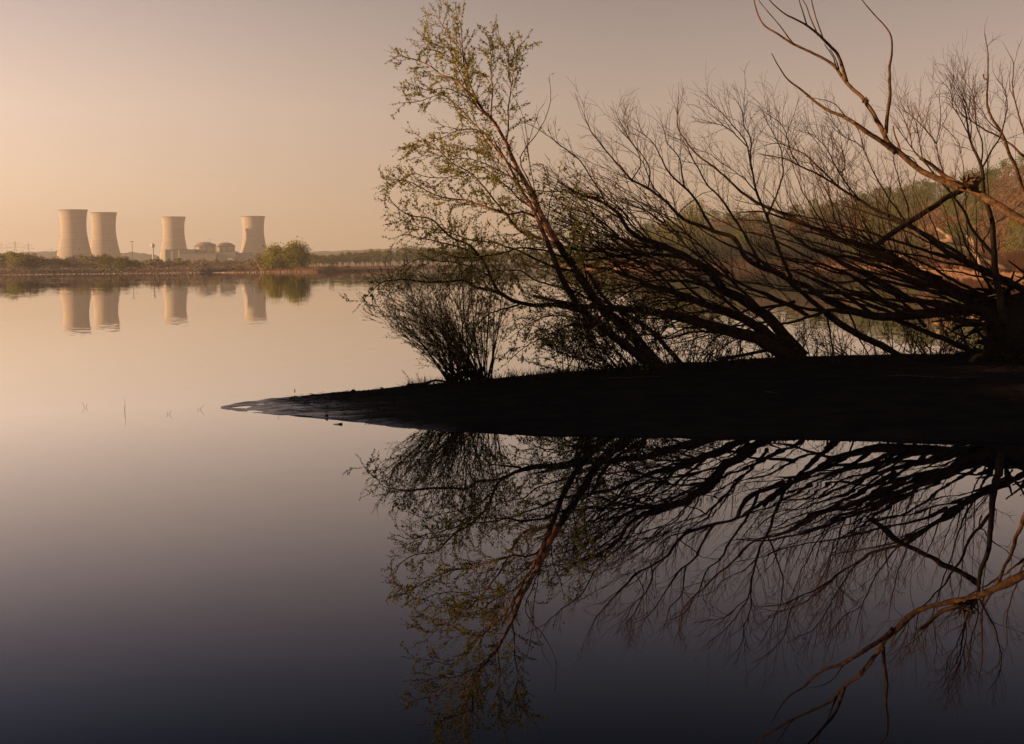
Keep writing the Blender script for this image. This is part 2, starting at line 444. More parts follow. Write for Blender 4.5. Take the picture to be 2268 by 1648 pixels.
# --- the leafy river birch leaning out over the water
def river_birch():
    t = Tree('birch_tree', 'tall leaning birch with small olive leaves and orange peeling upper bark', 'tree', 1458, 806, 37.8, 'birch', 5)
    lf = (.022, .052, .98)
    trunk = t.limb([(1485, 835), (1440, 790), (1391, 731), (1331, 679), (1302, 640), (1268, 586), (1240, 548), (1224, 520)], 28, 14, 37.8, .3, 'trunk', M['bark'], .1)  # dark old bark on the lower trunks, with their shade put into the colour
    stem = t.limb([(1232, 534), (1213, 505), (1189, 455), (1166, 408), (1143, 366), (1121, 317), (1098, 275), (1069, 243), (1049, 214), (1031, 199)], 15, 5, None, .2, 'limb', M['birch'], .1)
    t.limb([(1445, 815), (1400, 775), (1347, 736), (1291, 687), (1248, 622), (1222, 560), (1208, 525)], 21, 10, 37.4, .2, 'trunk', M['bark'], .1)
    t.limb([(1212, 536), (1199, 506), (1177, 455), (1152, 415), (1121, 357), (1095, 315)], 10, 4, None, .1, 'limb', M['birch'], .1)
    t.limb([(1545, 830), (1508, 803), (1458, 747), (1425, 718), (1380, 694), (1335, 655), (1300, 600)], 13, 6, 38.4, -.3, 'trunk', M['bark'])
    top = [
        ([(1031, 199), (1005, 176), (978, 165), (958, 150), (929, 134), (902, 126), (875, 118)], 5, 1.5),
        ([(1069, 243), (1050, 205), (1038, 174), (1031, 138), (1020, 116), (998, 78), (976, 51), (965, 27)], 4.5, 1.3),
        ([(1040, 180), (1030, 150), (1027, 125), (1023, 78), (1020, 55), (1011, 25)], 3.5, 1.2),
        ([(1087, 257), (1092, 201), (1087, 156), (1087, 110), (1080, 80)], 4, 1.3),
        ([(1121, 317), (1125, 290), (1127, 246), (1134, 201), (1130, 154), (1125, 112), (1105, 85)], 4, 1.3),
        ([(1134, 190), (1136, 154), (1138, 125), (1150, 105), (1165, 86)], 2.5, 1.2),
        ([(1150, 385), (1110, 345), (1076, 299), (1054, 277), (1022, 241), (1002, 225), (976, 212), (929, 223), (889, 228)], 5, 1.3),
        ([(1098, 275), (1060, 240), (1030, 212), (990, 195), (950, 200), (915, 190)], 3.5, 1.2),
        ([(1090, 330), (1054, 288), (1009, 292), (987, 301), (945, 318), (911, 330)], 3.5, 1.2),
        ([(1060, 240), (1040, 210), (1015, 150), (985, 120), (950, 105), (933, 80)], 3, 1.2),
        ([(1020, 116), (985, 105), (955, 98), (933, 78)], 2.5, 1.2),
        ([(1213, 505), (1165, 470), (1121, 471), (1074, 417), (1034, 377), (1009, 366), (987, 346), (956, 317), (930, 313), (905, 335)], 6, 1.3),
        ([(1121, 472), (1065, 453), (1031, 442), (976, 437), (931, 415), (882, 399), (851, 418)], 5.5, 1.3),
        ([(1240, 548), (1210, 531), (1154, 513), (1121, 471)], 8, 5),
        ([(1190, 470), (1140, 430), (1090, 385), (1050, 370), (1010, 390), (965, 395), (915, 385), (870, 410)], 4, 1.3),
        ([(1166, 408), (1120, 385), (1075, 365), (1030, 350), (985, 355)], 3.5, 1.2),
        ([(1180, 440), (1140, 400), (1100, 350), (1070, 335), (1030, 330), (970, 340), (920, 350)], 3.5, 1.2),
    ]
    for pts, a, b in top:
        ln = t.limb(pts, a, b, part='limb')
        t.spray(ln, .056, .62, .08, (.45, 1.0), .006, .25, lf, 1, .3, .3)
    low = [
        ([(1295, 690), (1230, 676), (1154, 672), (1105, 647), (1085, 612), (1072, 582), (1043, 547), (996, 522), (951, 486), (898, 473), (857, 435)], 12, 1.5),
        ([(1140, 668), (1105, 650), (1049, 634), (1031, 622), (987, 625), (920, 622), (853, 622), (819, 649), (800, 672)], 9, .8),
        ([(1072, 582), (1050, 560), (1010, 545), (960, 535), (905, 520), (875, 527)], 4, 1.2),
        ([(1085, 612), (1040, 590), (985, 580), (930, 575), (890, 590)], 4, 1.2),
        ([(1150, 675), (1110, 685), (1080, 697), (1054, 728), (1035, 760)], 5, 1.3),
        ([(1270, 600), (1220, 590), (1160, 560), (1100, 540), (1040, 530), (980, 510), (930, 505), (875, 480)], 6, 1.3),
        ([(1250, 570), (1200, 555), (1150, 550), (1090, 565), (1030, 570), (970, 560)], 5, 1.3),
        ([(1320, 670), (1260, 640), (1200, 625), (1150, 600), (1090, 600), (1030, 605)], 6, 1.3),
        ([(1330, 720), (1270, 720), (1210, 743), (1165, 768), (1121, 805)], 6, 1.2),
        ([(1340, 700), (1290, 705), (1230, 700), (1180, 712), (1140, 740)], 5, 1.2),
        ([(1380, 730), (1330, 745), (1280, 752), (1230, 780)], 5, 1.2),
        ([(1230, 540), (1215, 490), (1220, 440), (1235, 400), (1240, 372)], 4, 1.2),
        ([(1300, 620), (1290, 560), (1295, 510), (1330, 470)], 4, 1.2),
        ([(1260, 580), (1270, 520), (1262, 470), (1280, 430)], 4, 1.2),
    ]
    for pts, a, b in low:
        ln = t.limb(pts, a, b, part='limb', m=M['bark'])
        t.spray(ln, .034, .74, .05, (.5, 1.2), .006, .05, (.030, .055, .95), 1, .35, .3)
    # bare whips beside the trunk
    for pts, a in [([(1189, 440), (1154, 362), (1165, 330), (1188, 299), (1210, 259), (1219, 223), (1217, 172)], 3.5), ([(1195, 470), (1174, 366), (1168, 312), (1154, 245), (1134, 208)], 2.5),
                   ([(1166, 330), (1180, 290), (1192, 250), (1205, 230)], 1.6), ([(1174, 366), (1160, 300), (1150, 270)], 1.4)]:
        ln = t.limb(pts, a, 1.0, build=False)
        t.spray(ln, .28, .45, .4, (.3, .6), .004, .3, (.09, .05, .22), 0, .5)
    t.spray(trunk, .026, .95, .06, (.6, 1.5), .006, -.05, (.034, .06, .85), 1, .45, .1)
    t.spray(stem, .15, .65, .05, (.5, 1.2), .006, .15, (.04, .058, .8), 1, .4, .1)
    t.finish('twig', 'leaf')
river_birch()

BARE = dict(spacing=.15, length=1.05, start=.3, angle=(.3, .7), r=.009, rise=.22, level=1, curl=.42, taper=.3, sub=.3, upper=.6)
def bare(t, pts, a, b, sp=1.0, **k):
    lk = {q: k.pop(q) for q in ('d0', 'drift', 'part', 'm', 'jit', 'power') if q in k}
    ln = t.limb(pts, a, b, **lk)
    if sp:
        kk = dict(BARE); kk['spacing'] = BARE['spacing'] / sp; kk.update(k); t.spray(ln, **kk)
    return ln

def slanting_tree():          # thick low limbs from the hump at the middle right of the spit
    t = Tree('slanting_tree', 'dark bare tree with thick trunks slanting low to the left behind the birch', 'tree', 1765, 800, 38.3, 'bark', 11)
    bare(t, [(1800, 812), (1739, 786), (1681, 752), (1614, 733), (1525, 706), (1492, 698), (1414, 687), (1335, 680), (1280, 676), (1235, 668), (1180, 655)], 36, 6, 1.5, d0=38.4, drift=-.6, part='trunk', start=.22, length=.75, leaf=(.07, .055, .35), upper=.1, rise=.05, sub=.5)
    bare(t, [(1750, 784), (1659, 712), (1570, 678), (1503, 651), (1436, 631), (1391, 611), (1347, 596), (1315, 593), (1260, 575)], 26, 4, 1.4, d0=38.6, drift=.7, part='trunk', start=.3, length=.75, leaf=(.07, .055, .3), upper=.2, rise=.05, sub=.5)
    bare(t, [(1780, 792), (1739, 747), (1704, 706), (1637, 660), (1601, 642), (1583, 616), (1565, 596), (1525, 573), (1481, 551), (1436, 533), (1396, 512), (1351, 457), (1289, 432), (1235, 403)], 30, 3, .6, d0=39, drift=1.2, part='trunk', start=.5, leaf=(.12, .05, .25))
    bare(t, [(1491, 555), (1440, 548), (1391, 540), (1324, 484), (1270, 462), (1225, 448)], 8, 2, .8, leaf=(.12, .05, .35))
    bare(t, [(1436, 531), (1400, 500), (1380, 470), (1340, 430), (1300, 400)], 5, 1.5, .8)
    bare(t, [(1503, 651), (1450, 600), (1400, 575), (1350, 560), (1290, 545)], 7, 2, .8, leaf=(.12, .05, .3))
    bare(t, [(1570, 676), (1530, 640), (1480, 600), (1455, 585), (1400, 560)], 8, 2, .8)
    bare(t, [(1391, 611), (1350, 570), (1310, 540), (1270, 500), (1240, 480)], 5, 1.4, .9, leaf=(.1, .05, .4))
    for y0, dx, dy in ((705, -70, 50), (735, -60, 45), (720, -90, 30), (690, -50, 60), (745, -80, 38)):     # drooping side limbs
        x0 = {705: 1520, 735: 1615, 720: 1560, 690: 1440, 745: 1660}[y0]
        bare(t, [(x0, y0), (x0 + dx * .5, y0 + dy * .3), (x0 + dx, y0 + dy), (x0 + dx * 1.5, y0 + dy * 1.1)], 5, 1.3, 1.2, start=.2, rise=-.1, length=.4, leaf=(.12, .05, .25))
    LF = (.09, .052, .3)
    bare(t, [(1790, 700), (1737, 671), (1659, 638), (1601, 609), (1554, 573), (1514, 537), (1487, 513), (1445, 477), (1410, 450), (1380, 440)], 9, 1.5, 1, d0=39.6, leaf=LF)
    bare(t, [(1760, 668), (1739, 674), (1670, 685), (1614, 697), (1560, 690), (1500, 700)], 8, 2, 1, d0=38, leaf=LF)
    bare(t, [(1575, 590), (1556, 575), (1530, 530), (1514, 504), (1498, 477), (1492, 440), (1470, 410)], 5, 1.3, 1)
    bare(t, [(1600, 642), (1565, 633), (1512, 624), (1449, 620), (1391, 634), (1330, 640), (1280, 625)], 7, 1.5, 1.2, leaf=LF)
    bare(t, [(1600, 612), (1583, 603), (1530, 597), (1487, 598), (1436, 603), (1380, 590), (1330, 585)], 6, 1.4, 1.2, leaf=LF)
    bare(t, [(1540, 668), (1478, 665), (1436, 674), (1400, 687), (1360, 705), (1320, 735)], 6, 1.4, 1.4, leaf=LF, rise=0)
    bare(t, [(1540, 590), (1514, 571), (1458, 565), (1414, 562), (1360, 568), (1302, 576), (1264, 575), (1215, 590)], 10, 2, 1.2, leaf=LF)
    bare(t, [(1430, 563), (1400, 556), (1340, 552), (1300, 556), (1250, 545), (1205, 548)], 6, 1.5, 1.2, leaf=LF)
    bare(t, [(1660, 712), (1600, 660), (1550, 628), (1490, 590), (1440, 570), (1390, 555), (1340, 520), (1290, 505)], 9, 1.6, 1.2, d0=38, leaf=LF)
    bare(t, [(1700, 700), (1640, 640), (1600, 600), (1560, 550), (1520, 520), (1470, 505), (1430, 470)], 8, 1.5, 1, d0=37.7)
    bare(t, [(1690, 760), (1600, 738), (1540, 735), (1480, 750), (1430, 740), (1370, 760)], 8, 1.5, 1.3, leaf=LF, rise=0)
    mains = [q for q in t.lines if q[0] > 1300 and q[1] > 440]
    rr = random.Random(77)
    for k in range(104):
        x0, y0, dd, ww = rr.choice(mains); L = rr.uniform(90, 280); a = rr.uniform(.15, 1.15) if rr.random() < .78 else rr.uniform(-.55, -.05)
        pts = [(x0 - L * f * math.cos(a * (1 - .4 * f)), y0 - L * f * math.sin(a * (1 - .25 * f)) + 7 * math.sin(3 * f + k)) for f in (0, .25, .5, .75, 1)]
        bare(t, pts, min(rr.uniform(2.5, 6), ww * .8), 1.2, .8, d0=dd, start=.15, length=.6, sub=.5, leaf=(.09, .052, .25))
    # the long upper crown
    bare(t, [(1737, 611), (1681, 589), (1648, 566), (1626, 528), (1570, 508), (1525, 492), (1503, 474), (1472, 445), (1436, 416), (1400, 398), (1369, 365), (1342, 334), (1311, 293), (1293, 253)], 13, 1.6, 1.1, d0=39, drift=.8, start=.4)
    bare(t, [(1436, 416), (1440, 380), (1425, 345), (1400, 318), (1372, 270), (1365, 250)], 3.5, 1.1, 1.2, start=.2)
    bare(t, [(1400, 398), (1420, 360), (1400, 320), (1375, 290)], 3, 1.1, 1.2, start=.2)
    bare(t, [(1472, 445), (1440, 400), (1425, 365), (1410, 345), (1390, 330), (1360, 312)], 3.5, 1.1, 1.2, start=.2)
    bare(t, [(1581, 512), (1554, 470), (1532, 430), (1516, 414), (1492, 392), (1467, 358), (1449, 320), (1431, 302), (1405, 285)], 7, 1.3, 1.2, start=.3)
    bare(t, [(1516, 414), (1510, 375), (1500, 345), (1480, 320), (1475, 300), (1462, 265)], 4, 1.1, 1, start=.2)
    bare(t, [(1684, 592), (1662, 545), (1614, 465), (1592, 436), (1570, 412), (1547, 376), (1530, 345), (1514, 316), (1480, 300)], 8, 1.3, 1.3, d0=39.3, start=.3)
    bare(t, [(1503, 474), (1520, 455), (1550, 430), (1590, 420)], 3, 1.1, .6)
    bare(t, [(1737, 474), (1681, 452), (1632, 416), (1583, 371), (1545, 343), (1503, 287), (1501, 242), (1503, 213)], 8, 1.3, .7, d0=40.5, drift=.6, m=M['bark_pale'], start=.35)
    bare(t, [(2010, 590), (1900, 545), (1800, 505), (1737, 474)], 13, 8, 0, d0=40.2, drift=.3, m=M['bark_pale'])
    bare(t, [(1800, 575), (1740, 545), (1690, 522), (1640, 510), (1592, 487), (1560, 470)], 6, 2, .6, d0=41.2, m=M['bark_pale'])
    bare(t, [(1752, 616), (1728, 560), (1699, 481), (1675, 425), (1666, 380), (1655, 325), (1641, 300), (1606, 258), (1565, 224)], 9, 1.2, 1.6, d0=39.4, start=.35)
    bare(t, [(1666, 380), (1662, 340), (1664, 310), (1650, 280), (1640, 240), (1625, 215)], 4, 1.1, 1.4, start=.2)
    bare(t, [(1655, 325), (1620, 290), (1590, 275), (1550, 265)], 3, 1.1, 1.6, start=.2)
    bare(t, [(1675, 425), (1640, 390), (1600, 360), (1570, 340), (1540, 330)], 3.5, 1.1, 1.5, start=.2)
    bare(t, [(1699, 481), (1720, 430), (1733, 380), (1728, 330), (1710, 290), (1690, 250)], 5, 1.2, 1.2, start=.3)
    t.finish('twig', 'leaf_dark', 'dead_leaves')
slanting_tree()

def sprawling_tree():         # the long limbs that sweep left from the right-hand root mass
    t = Tree('sprawling_tree', 'black sprawling tree whose long limbs sweep left from the root mass at right', 'tree', 2200, 770, 37.0, 'bark', 23)
    bare(t, [(2230, 760), (2184, 690), (2114, 688), (2044, 695), (1973, 700), (1927, 698), (1892, 688), (1845, 672), (1798, 642), (1740, 613), (1700, 590), (1660, 560), (1620, 545), (1570, 520), (1530, 490)], 32, 1.6, .6, d0=37, drift=1.3, part='trunk', start=.45)
    bare(t, [(2250, 745), (2184, 664), (2137, 650), (2067, 617), (1985, 580), (1938, 551), (1880, 537), (1833, 514), (1787, 500), (1740, 484), (1690, 470), (1640, 470)], 20, 3, .9, d0=37.6, drift=1.6, part='trunk', start=.5)
    bare(t, [(2300, 660), (2242, 629), (2195, 610), (2160, 592), (2090, 556), (2055, 526), (2009, 495), (1950, 470), (1903, 444), (1857, 414), (1822, 393), (1770, 367), (1740, 352), (1700, 345)], 17, 2, 1.3, d0=36.6, drift=1, part='trunk', start=.45)
    bare(t, [(1857, 414), (1820, 375), (1780, 340), (1752, 328), (1720, 318), (1690, 322)], 5, 1.2, 1.8, start=.15)
    bare(t, [(1903, 444), (1870, 400), (1850, 370), (1830, 330), (1800, 300), (1770, 290)], 4, 1.2, 1.8, start=.2)
    bare(t, [(1857, 414), (1855, 390), (1870, 370), (1865, 330), (1840, 300)], 3, 1.1, 1.5, start=.15)
    bare(t, [(1770, 367), (1750, 330), (1740, 290), (1720, 268), (1695, 250)], 3.5, 1.1, 1.6, start=.2)
    bare(t, [(1936, 547), (1974, 519), (2009, 495), (2044, 472), (2107, 432), (2172, 397), (2180, 392)], 13, 12, .25, d0=36.8, drift=.2, start=.1, length=.35, jit=.2)
    for pts, a in [([(1833, 514), (1800, 460), (1775, 420), (1760, 380), (1750, 350)], 4), ([(1880, 537), (1862, 490), (1855, 440), (1858, 400)], 4), ([(1938, 551), (1905, 470), (1880, 420), (1862, 400)], 4),
                   ([(1787, 500), (1760, 460), (1745, 430), (1738, 400)], 3.5), ([(1740, 484), (1715, 440), (1690, 410)], 3.5), ([(1985, 580), (1975, 500), (1950, 450), (1900, 410)], 3.5)]:
        bare(t, pts, a, 1.2, 1.1, start=.3)
    rng = random.Random(4)
    mains = [q for q in t.lines if q[0] > 1880 and q[1] > 560]
    for k in range(30):        # the sheaf of parallel side limbs
        x0, y0, dd, ww = rng.choice(mains); L = rng.uniform(170, 400); a = rng.uniform(.25, .62)
        pts = [(x0 - L * f * math.cos(a * (1 - .35 * f)), y0 - L * f * math.sin(a * (1 - .2 * f)) + 10 * math.sin(3 * f + k)) for f in (0, .25, .5, .75, 1)]
        bare(t, pts, min(rng.uniform(5, 11), ww * .8), 1.6, .7, d0=dd, start=.3, length=.6, leaf=(.12, .05, .12))
    mains = [q for q in t.lines if q[0] > 1690 and 380 < q[1] < 640]
    for pts, a in [([(1985, 650), (1950, 627), (1845, 571), (1787, 545), (1740, 510), (1690, 490), (1650, 488)], 14), ([(1990, 690), (1927, 641), (1880, 608), (1845, 603), (1787, 578), (1730, 570), (1680, 545)], 9),
                   ([(2120, 690), (2044, 669), (1973, 648), (1880, 608), (1820, 585), (1760, 580), (1700, 560)], 15), ([(2080, 640), (1980, 600), (1900, 575), (1830, 560), (1760, 535), (1700, 520)], 9),
                   ([(2160, 660), (2040, 640), (1940, 620), (1850, 625), (1780, 600), (1720, 600)], 11), ([(2190, 700), (2080, 670), (1980, 665), (1900, 650), (1830, 650), (1760, 630)], 12),
                   ([(2260, 690), (2150, 640), (2060, 590), (1990, 560), (1900, 545)], 11)]:
        bare(t, pts, a, 2, 1, start=.3, leaf=(.12, .052, .15))
    for k in range(44):        # upright shoots off the upper limbs
        x0, y0, dd, ww = rng.choice(mains); L = rng.uniform(70, 210); a = rng.uniform(.75, 1.5)
        pts = [(x0 - L * f * math.cos(a) + 10 * math.sin(2.5 * f + k), y0 - L * f * math.sin(a)) for f in (0, .25, .5, .75, 1)]
        bare(t, pts, min(rng.uniform(2, 4.5), ww * .8), 1.1, .8, d0=dd, start=.3, length=.7)
    bare(t, [(1829, 692), (1787, 655), (1740, 618), (1690, 590)], 12, 6, .4)
    bare(t, [(1925, 696), (1860, 690), (1829, 690), (1800, 700), (1740, 716), (1690, 722)], 14, 3, .6)
    bare(t, [(1997, 790), (1950, 764), (1880, 729), (1829, 692)], 14, 16, .3, d0=38.3, drift=-.5)
    bare(t, [(1829, 690), (1790, 683), (1745, 672), (1700, 650), (1650, 640)], 9, 2.5, .6)
    bare(t, [(2180, 790), (2137, 772), (2067, 741), (1997, 713), (1960, 700)], 15, 9, .4, d0=37.6)
    bare(t, [(2050, 725), (2020, 690), (1990, 660), (1930, 610), (1860, 570), (1800, 555)], 9, 2, .7)
    bare(t, [(1880, 690), (1900, 740), (1925, 790)], 5, 3, .5)
    bare(t, [(1832, 700), (1840, 745), (1845, 790)], 5, 3, .5)
    bare(t, [(2200, 690), (2110, 650), (2010, 625), (1920, 600), (1850, 595), (1790, 570)], 10, 2, .7)
    bare(t, [(2150, 720), (2080, 700), (1990, 690), (1930, 650), (1870, 640), (1800, 600), (1740, 570)], 10, 2, .8)
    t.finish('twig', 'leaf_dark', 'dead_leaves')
sprawling_tree()

def upright_tree():           # the forked vertical one near the right edge
    t = Tree('forked_tree', 'slim dark tree rising upright in a fork near the right edge', 'tree', 2215, 690, 36.2, 'bark', 31)
    bare(t, [(2222, 720), (2212, 650), (2205, 610), (2200, 559), (2198, 500), (2181, 437), (2174, 374), (2146, 299), (2137, 238), (2120, 205)], 20, 1.6, 1.2, d0=36.2, drift=.3, part='trunk', start=.65)
    bare(t, [(2174, 374), (2200, 325), (2214, 299), (2230, 238), (2226, 205), (2205, 170)], 5, 1.2, 1, start=.3)
    bare(t, [(2172, 367), (2177, 320), (2165, 285), (2160, 240), (2150, 200), (2130, 168)], 4, 1.2, 1.8, start=.3)
    bare(t, [(2205, 570), (2160, 519), (2137, 472), (2114, 437), (2097, 416), (2044, 355), (2020, 327), (1985, 280)], 9, 1.3, 1.5, start=.45)
    bare(t, [(2146, 299), (2125, 260), (2110, 235), (2105, 205), (2085, 180)], 3, 1.1, 1.6, start=.2)
    bare(t, [(2150, 310), (2150, 270), (2140, 230), (2122, 190), (2108, 165)], 3, 1.1, 1.7, start=.2)
    bare(t, [(2180, 560), (2175, 540), (2190, 515), (2195, 500), (2225, 480), (2268, 445)], 4, 1.3, .6, start=.3)
    bare(t, [(2203, 690), (2170, 625), (2148, 560), (2140, 470), (2135, 390), (2125, 320), (2113, 304), (2090, 280)], 4.5, 1.2, .8, d0=37, start=.35)
    bare(t, [(2204, 650), (2160, 580), (2130, 510), (2104, 425), (2085, 374), (2074, 318), (2083, 285), (2083, 250), (2080, 210)], 6, 1.2, 1, d0=37.4, start=.4)
    bare(t, [(2074, 318), (2050, 285), (2030, 265), (2000, 245), (1985, 230)], 3.5, 1.1, 1.7, start=.15)
    bare(t, [(2020, 327), (2015, 300), (2008, 270), (1995, 245), (1975, 225)], 2.5, 1.1, 1.9, start=.1)
    bare(t, [(2044, 355), (2035, 310), (2030, 280), (2020, 250)], 2.5, 1.1, 1.8, start=.1)
    bare(t, [(2015, 500), (2004, 488), (1973, 444), (1931, 374), (1915, 332), (1899, 280)], 5.5, 1.2, .9, d0=37.8, start=.4)
    bare(t, [(1915, 332), (1895, 315), (1875, 305), (1850, 290), (1835, 270)], 2.5, 1, 1.8, start=.1)
    bare(t, [(2014, 500), (2011, 460), (1987, 390), (1978, 341), (1975, 300)], 4, 1.1, .7, d0=38, start=.4)
    bare(t, [(2195, 470), (2188, 420), (2185, 340), (2180, 300)], 3, 1.1, 1, d0=36.5, start=.3)
    t.finish('twig')
upright_tree()

def broken_tree():            # the big sunlit limb leaning in from the right, broken across
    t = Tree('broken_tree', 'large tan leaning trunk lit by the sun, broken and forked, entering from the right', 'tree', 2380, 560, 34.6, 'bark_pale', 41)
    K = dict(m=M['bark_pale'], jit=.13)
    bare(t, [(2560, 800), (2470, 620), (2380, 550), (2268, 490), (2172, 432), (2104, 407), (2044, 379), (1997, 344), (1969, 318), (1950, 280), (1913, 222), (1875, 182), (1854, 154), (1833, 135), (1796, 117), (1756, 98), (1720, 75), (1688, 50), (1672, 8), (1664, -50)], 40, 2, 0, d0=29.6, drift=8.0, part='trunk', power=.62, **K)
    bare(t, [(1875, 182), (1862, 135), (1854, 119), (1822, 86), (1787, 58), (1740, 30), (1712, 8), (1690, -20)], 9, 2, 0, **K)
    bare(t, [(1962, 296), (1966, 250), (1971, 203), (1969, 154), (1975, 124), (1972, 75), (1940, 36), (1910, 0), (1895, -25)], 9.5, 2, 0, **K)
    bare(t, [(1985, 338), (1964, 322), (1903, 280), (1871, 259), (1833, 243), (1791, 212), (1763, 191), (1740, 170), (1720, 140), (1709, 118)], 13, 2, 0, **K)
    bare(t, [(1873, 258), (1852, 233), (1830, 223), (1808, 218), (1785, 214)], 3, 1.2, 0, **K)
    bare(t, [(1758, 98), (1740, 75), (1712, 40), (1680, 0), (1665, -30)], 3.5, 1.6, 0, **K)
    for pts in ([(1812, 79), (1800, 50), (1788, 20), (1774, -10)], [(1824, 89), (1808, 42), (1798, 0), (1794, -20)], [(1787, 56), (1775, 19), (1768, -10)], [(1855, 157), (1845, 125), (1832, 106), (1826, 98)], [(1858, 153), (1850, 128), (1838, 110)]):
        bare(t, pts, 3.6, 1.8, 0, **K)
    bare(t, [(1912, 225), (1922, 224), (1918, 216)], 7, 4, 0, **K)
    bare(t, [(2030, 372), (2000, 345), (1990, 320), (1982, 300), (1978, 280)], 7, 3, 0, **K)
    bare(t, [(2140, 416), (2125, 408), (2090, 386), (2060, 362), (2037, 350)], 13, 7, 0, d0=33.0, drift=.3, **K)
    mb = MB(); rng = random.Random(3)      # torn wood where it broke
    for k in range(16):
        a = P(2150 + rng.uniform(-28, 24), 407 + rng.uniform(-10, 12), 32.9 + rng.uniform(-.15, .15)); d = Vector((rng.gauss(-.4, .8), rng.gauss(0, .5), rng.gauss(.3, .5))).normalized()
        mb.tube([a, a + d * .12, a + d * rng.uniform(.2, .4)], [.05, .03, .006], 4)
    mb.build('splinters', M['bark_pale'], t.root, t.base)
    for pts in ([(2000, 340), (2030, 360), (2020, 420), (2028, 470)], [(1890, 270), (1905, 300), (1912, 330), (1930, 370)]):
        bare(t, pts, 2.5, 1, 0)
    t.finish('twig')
broken_tree()

def edge_trees():             # sunlit bare limbs further back at the right edge
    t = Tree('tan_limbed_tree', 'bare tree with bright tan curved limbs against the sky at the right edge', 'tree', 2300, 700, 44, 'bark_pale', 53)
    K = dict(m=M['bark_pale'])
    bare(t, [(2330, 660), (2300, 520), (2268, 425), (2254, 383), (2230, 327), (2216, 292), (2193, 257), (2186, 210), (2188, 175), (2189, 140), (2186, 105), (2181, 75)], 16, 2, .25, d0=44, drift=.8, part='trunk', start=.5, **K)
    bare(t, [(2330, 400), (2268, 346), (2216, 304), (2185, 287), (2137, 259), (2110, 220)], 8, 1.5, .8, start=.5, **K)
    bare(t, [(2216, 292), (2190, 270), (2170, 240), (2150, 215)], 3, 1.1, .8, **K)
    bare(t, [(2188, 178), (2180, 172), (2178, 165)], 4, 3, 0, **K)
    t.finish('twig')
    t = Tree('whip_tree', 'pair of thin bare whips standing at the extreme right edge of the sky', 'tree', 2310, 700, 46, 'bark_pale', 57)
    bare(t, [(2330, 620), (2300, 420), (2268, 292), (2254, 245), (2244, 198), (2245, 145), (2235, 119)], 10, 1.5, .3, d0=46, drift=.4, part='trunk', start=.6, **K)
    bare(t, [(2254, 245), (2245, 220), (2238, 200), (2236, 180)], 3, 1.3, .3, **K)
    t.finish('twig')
edge_trees()

# --- shrubs and brush on the spit
def shrub(name, label, cat, X, Y, depth, n, height, lean, spread, leaf, seed, twigm='twig', leafm='leaf', width=.5, group=None, r0=.016, level=2, sub=.45, lean2=0.0):
    t = Tree(name, label, cat, X, Y, depth, 'bark', seed, group); rng = t.rng
    st = MB()
    for k in range(n):
        b = t.base + Vector((rng.uniform(-width, width), rng.uniform(-width * .8, width * .8), -.08))
        a = lean + max(-1.5, min(1.7, rng.gauss(0, 1))) * spread; h = height * rng.uniform(.55, 1.1)
        d = Vector((math.sin(a), rng.gauss(0, .35), max(.15, math.cos(a)))).normalized()
        pts = [b]; q = b.copy(); m = 7; rad = [r0 * rng.uniform(.6, 1.3)]; r = rad[0]
        bx = rng.gauss(lean2, .25)
        for i in range(m):
            d = (d + Vector((bx / m, rng.gauss(0, .06), rng.gauss(0, .05))) + Vector((rng.gauss(0, .05), 0, 0))).normalized()
            q = q + d * (h / m); pts.append(q.copy()); rad.append(max(.003, r * (1 - .8 * (i + 1) / m)))
            if i >= 1:
                for _ in range(2 if i > 3 else 1):
                    sd = d.orthogonal().normalized(); sd.rotate(Matrix.Rotation(rng.uniform(0, 6.28), 3, d))
                    t.grow(q, d * 1.1 + sd * rng.uniform(.4, .8), h * rng.uniform(.12, .28), .0045, .2, .3, 5, leaf, level - 1, sub)
        st.tube(pts, rad, 5)
    st.build('stems', M['bark'], t.root, t.base)
    t.finish(twigm, leafm)
shrub('willow_bush', 'many-stemmed leafy bush fanning up from the ridge, leftmost growth on the spit', 'bush', 1040, 850, 36.4, 96, 2.75, -.29, .35, (.040, .042, .45), 71, twigm='bushtwig', width=.5, r0=.018, lean2=-.22)
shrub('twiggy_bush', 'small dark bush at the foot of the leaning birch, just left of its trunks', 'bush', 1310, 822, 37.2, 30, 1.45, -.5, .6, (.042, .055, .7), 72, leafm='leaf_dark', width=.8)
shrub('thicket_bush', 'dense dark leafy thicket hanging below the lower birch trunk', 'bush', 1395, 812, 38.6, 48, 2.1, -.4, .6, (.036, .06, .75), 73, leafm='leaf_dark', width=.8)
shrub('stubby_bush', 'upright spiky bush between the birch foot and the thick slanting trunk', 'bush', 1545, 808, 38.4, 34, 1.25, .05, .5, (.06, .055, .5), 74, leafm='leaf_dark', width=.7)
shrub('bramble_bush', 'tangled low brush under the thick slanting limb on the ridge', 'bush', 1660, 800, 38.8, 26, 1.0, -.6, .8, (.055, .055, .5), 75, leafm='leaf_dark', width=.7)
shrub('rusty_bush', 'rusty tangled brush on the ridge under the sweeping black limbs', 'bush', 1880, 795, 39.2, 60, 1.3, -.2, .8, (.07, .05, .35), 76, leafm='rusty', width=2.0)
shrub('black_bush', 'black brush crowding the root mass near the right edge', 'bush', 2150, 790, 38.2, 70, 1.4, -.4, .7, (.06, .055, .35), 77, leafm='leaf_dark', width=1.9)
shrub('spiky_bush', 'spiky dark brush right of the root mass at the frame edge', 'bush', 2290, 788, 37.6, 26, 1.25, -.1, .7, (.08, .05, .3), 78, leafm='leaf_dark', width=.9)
shrub('sprig_plant', 'tiny arching sprig on the bank left of the many-stemmed bush', 'plant', 935, 857, 36.2, 5, .55, -.7, .35, (.07, .035, .5), 79, width=.18, r0=.005, level=1)

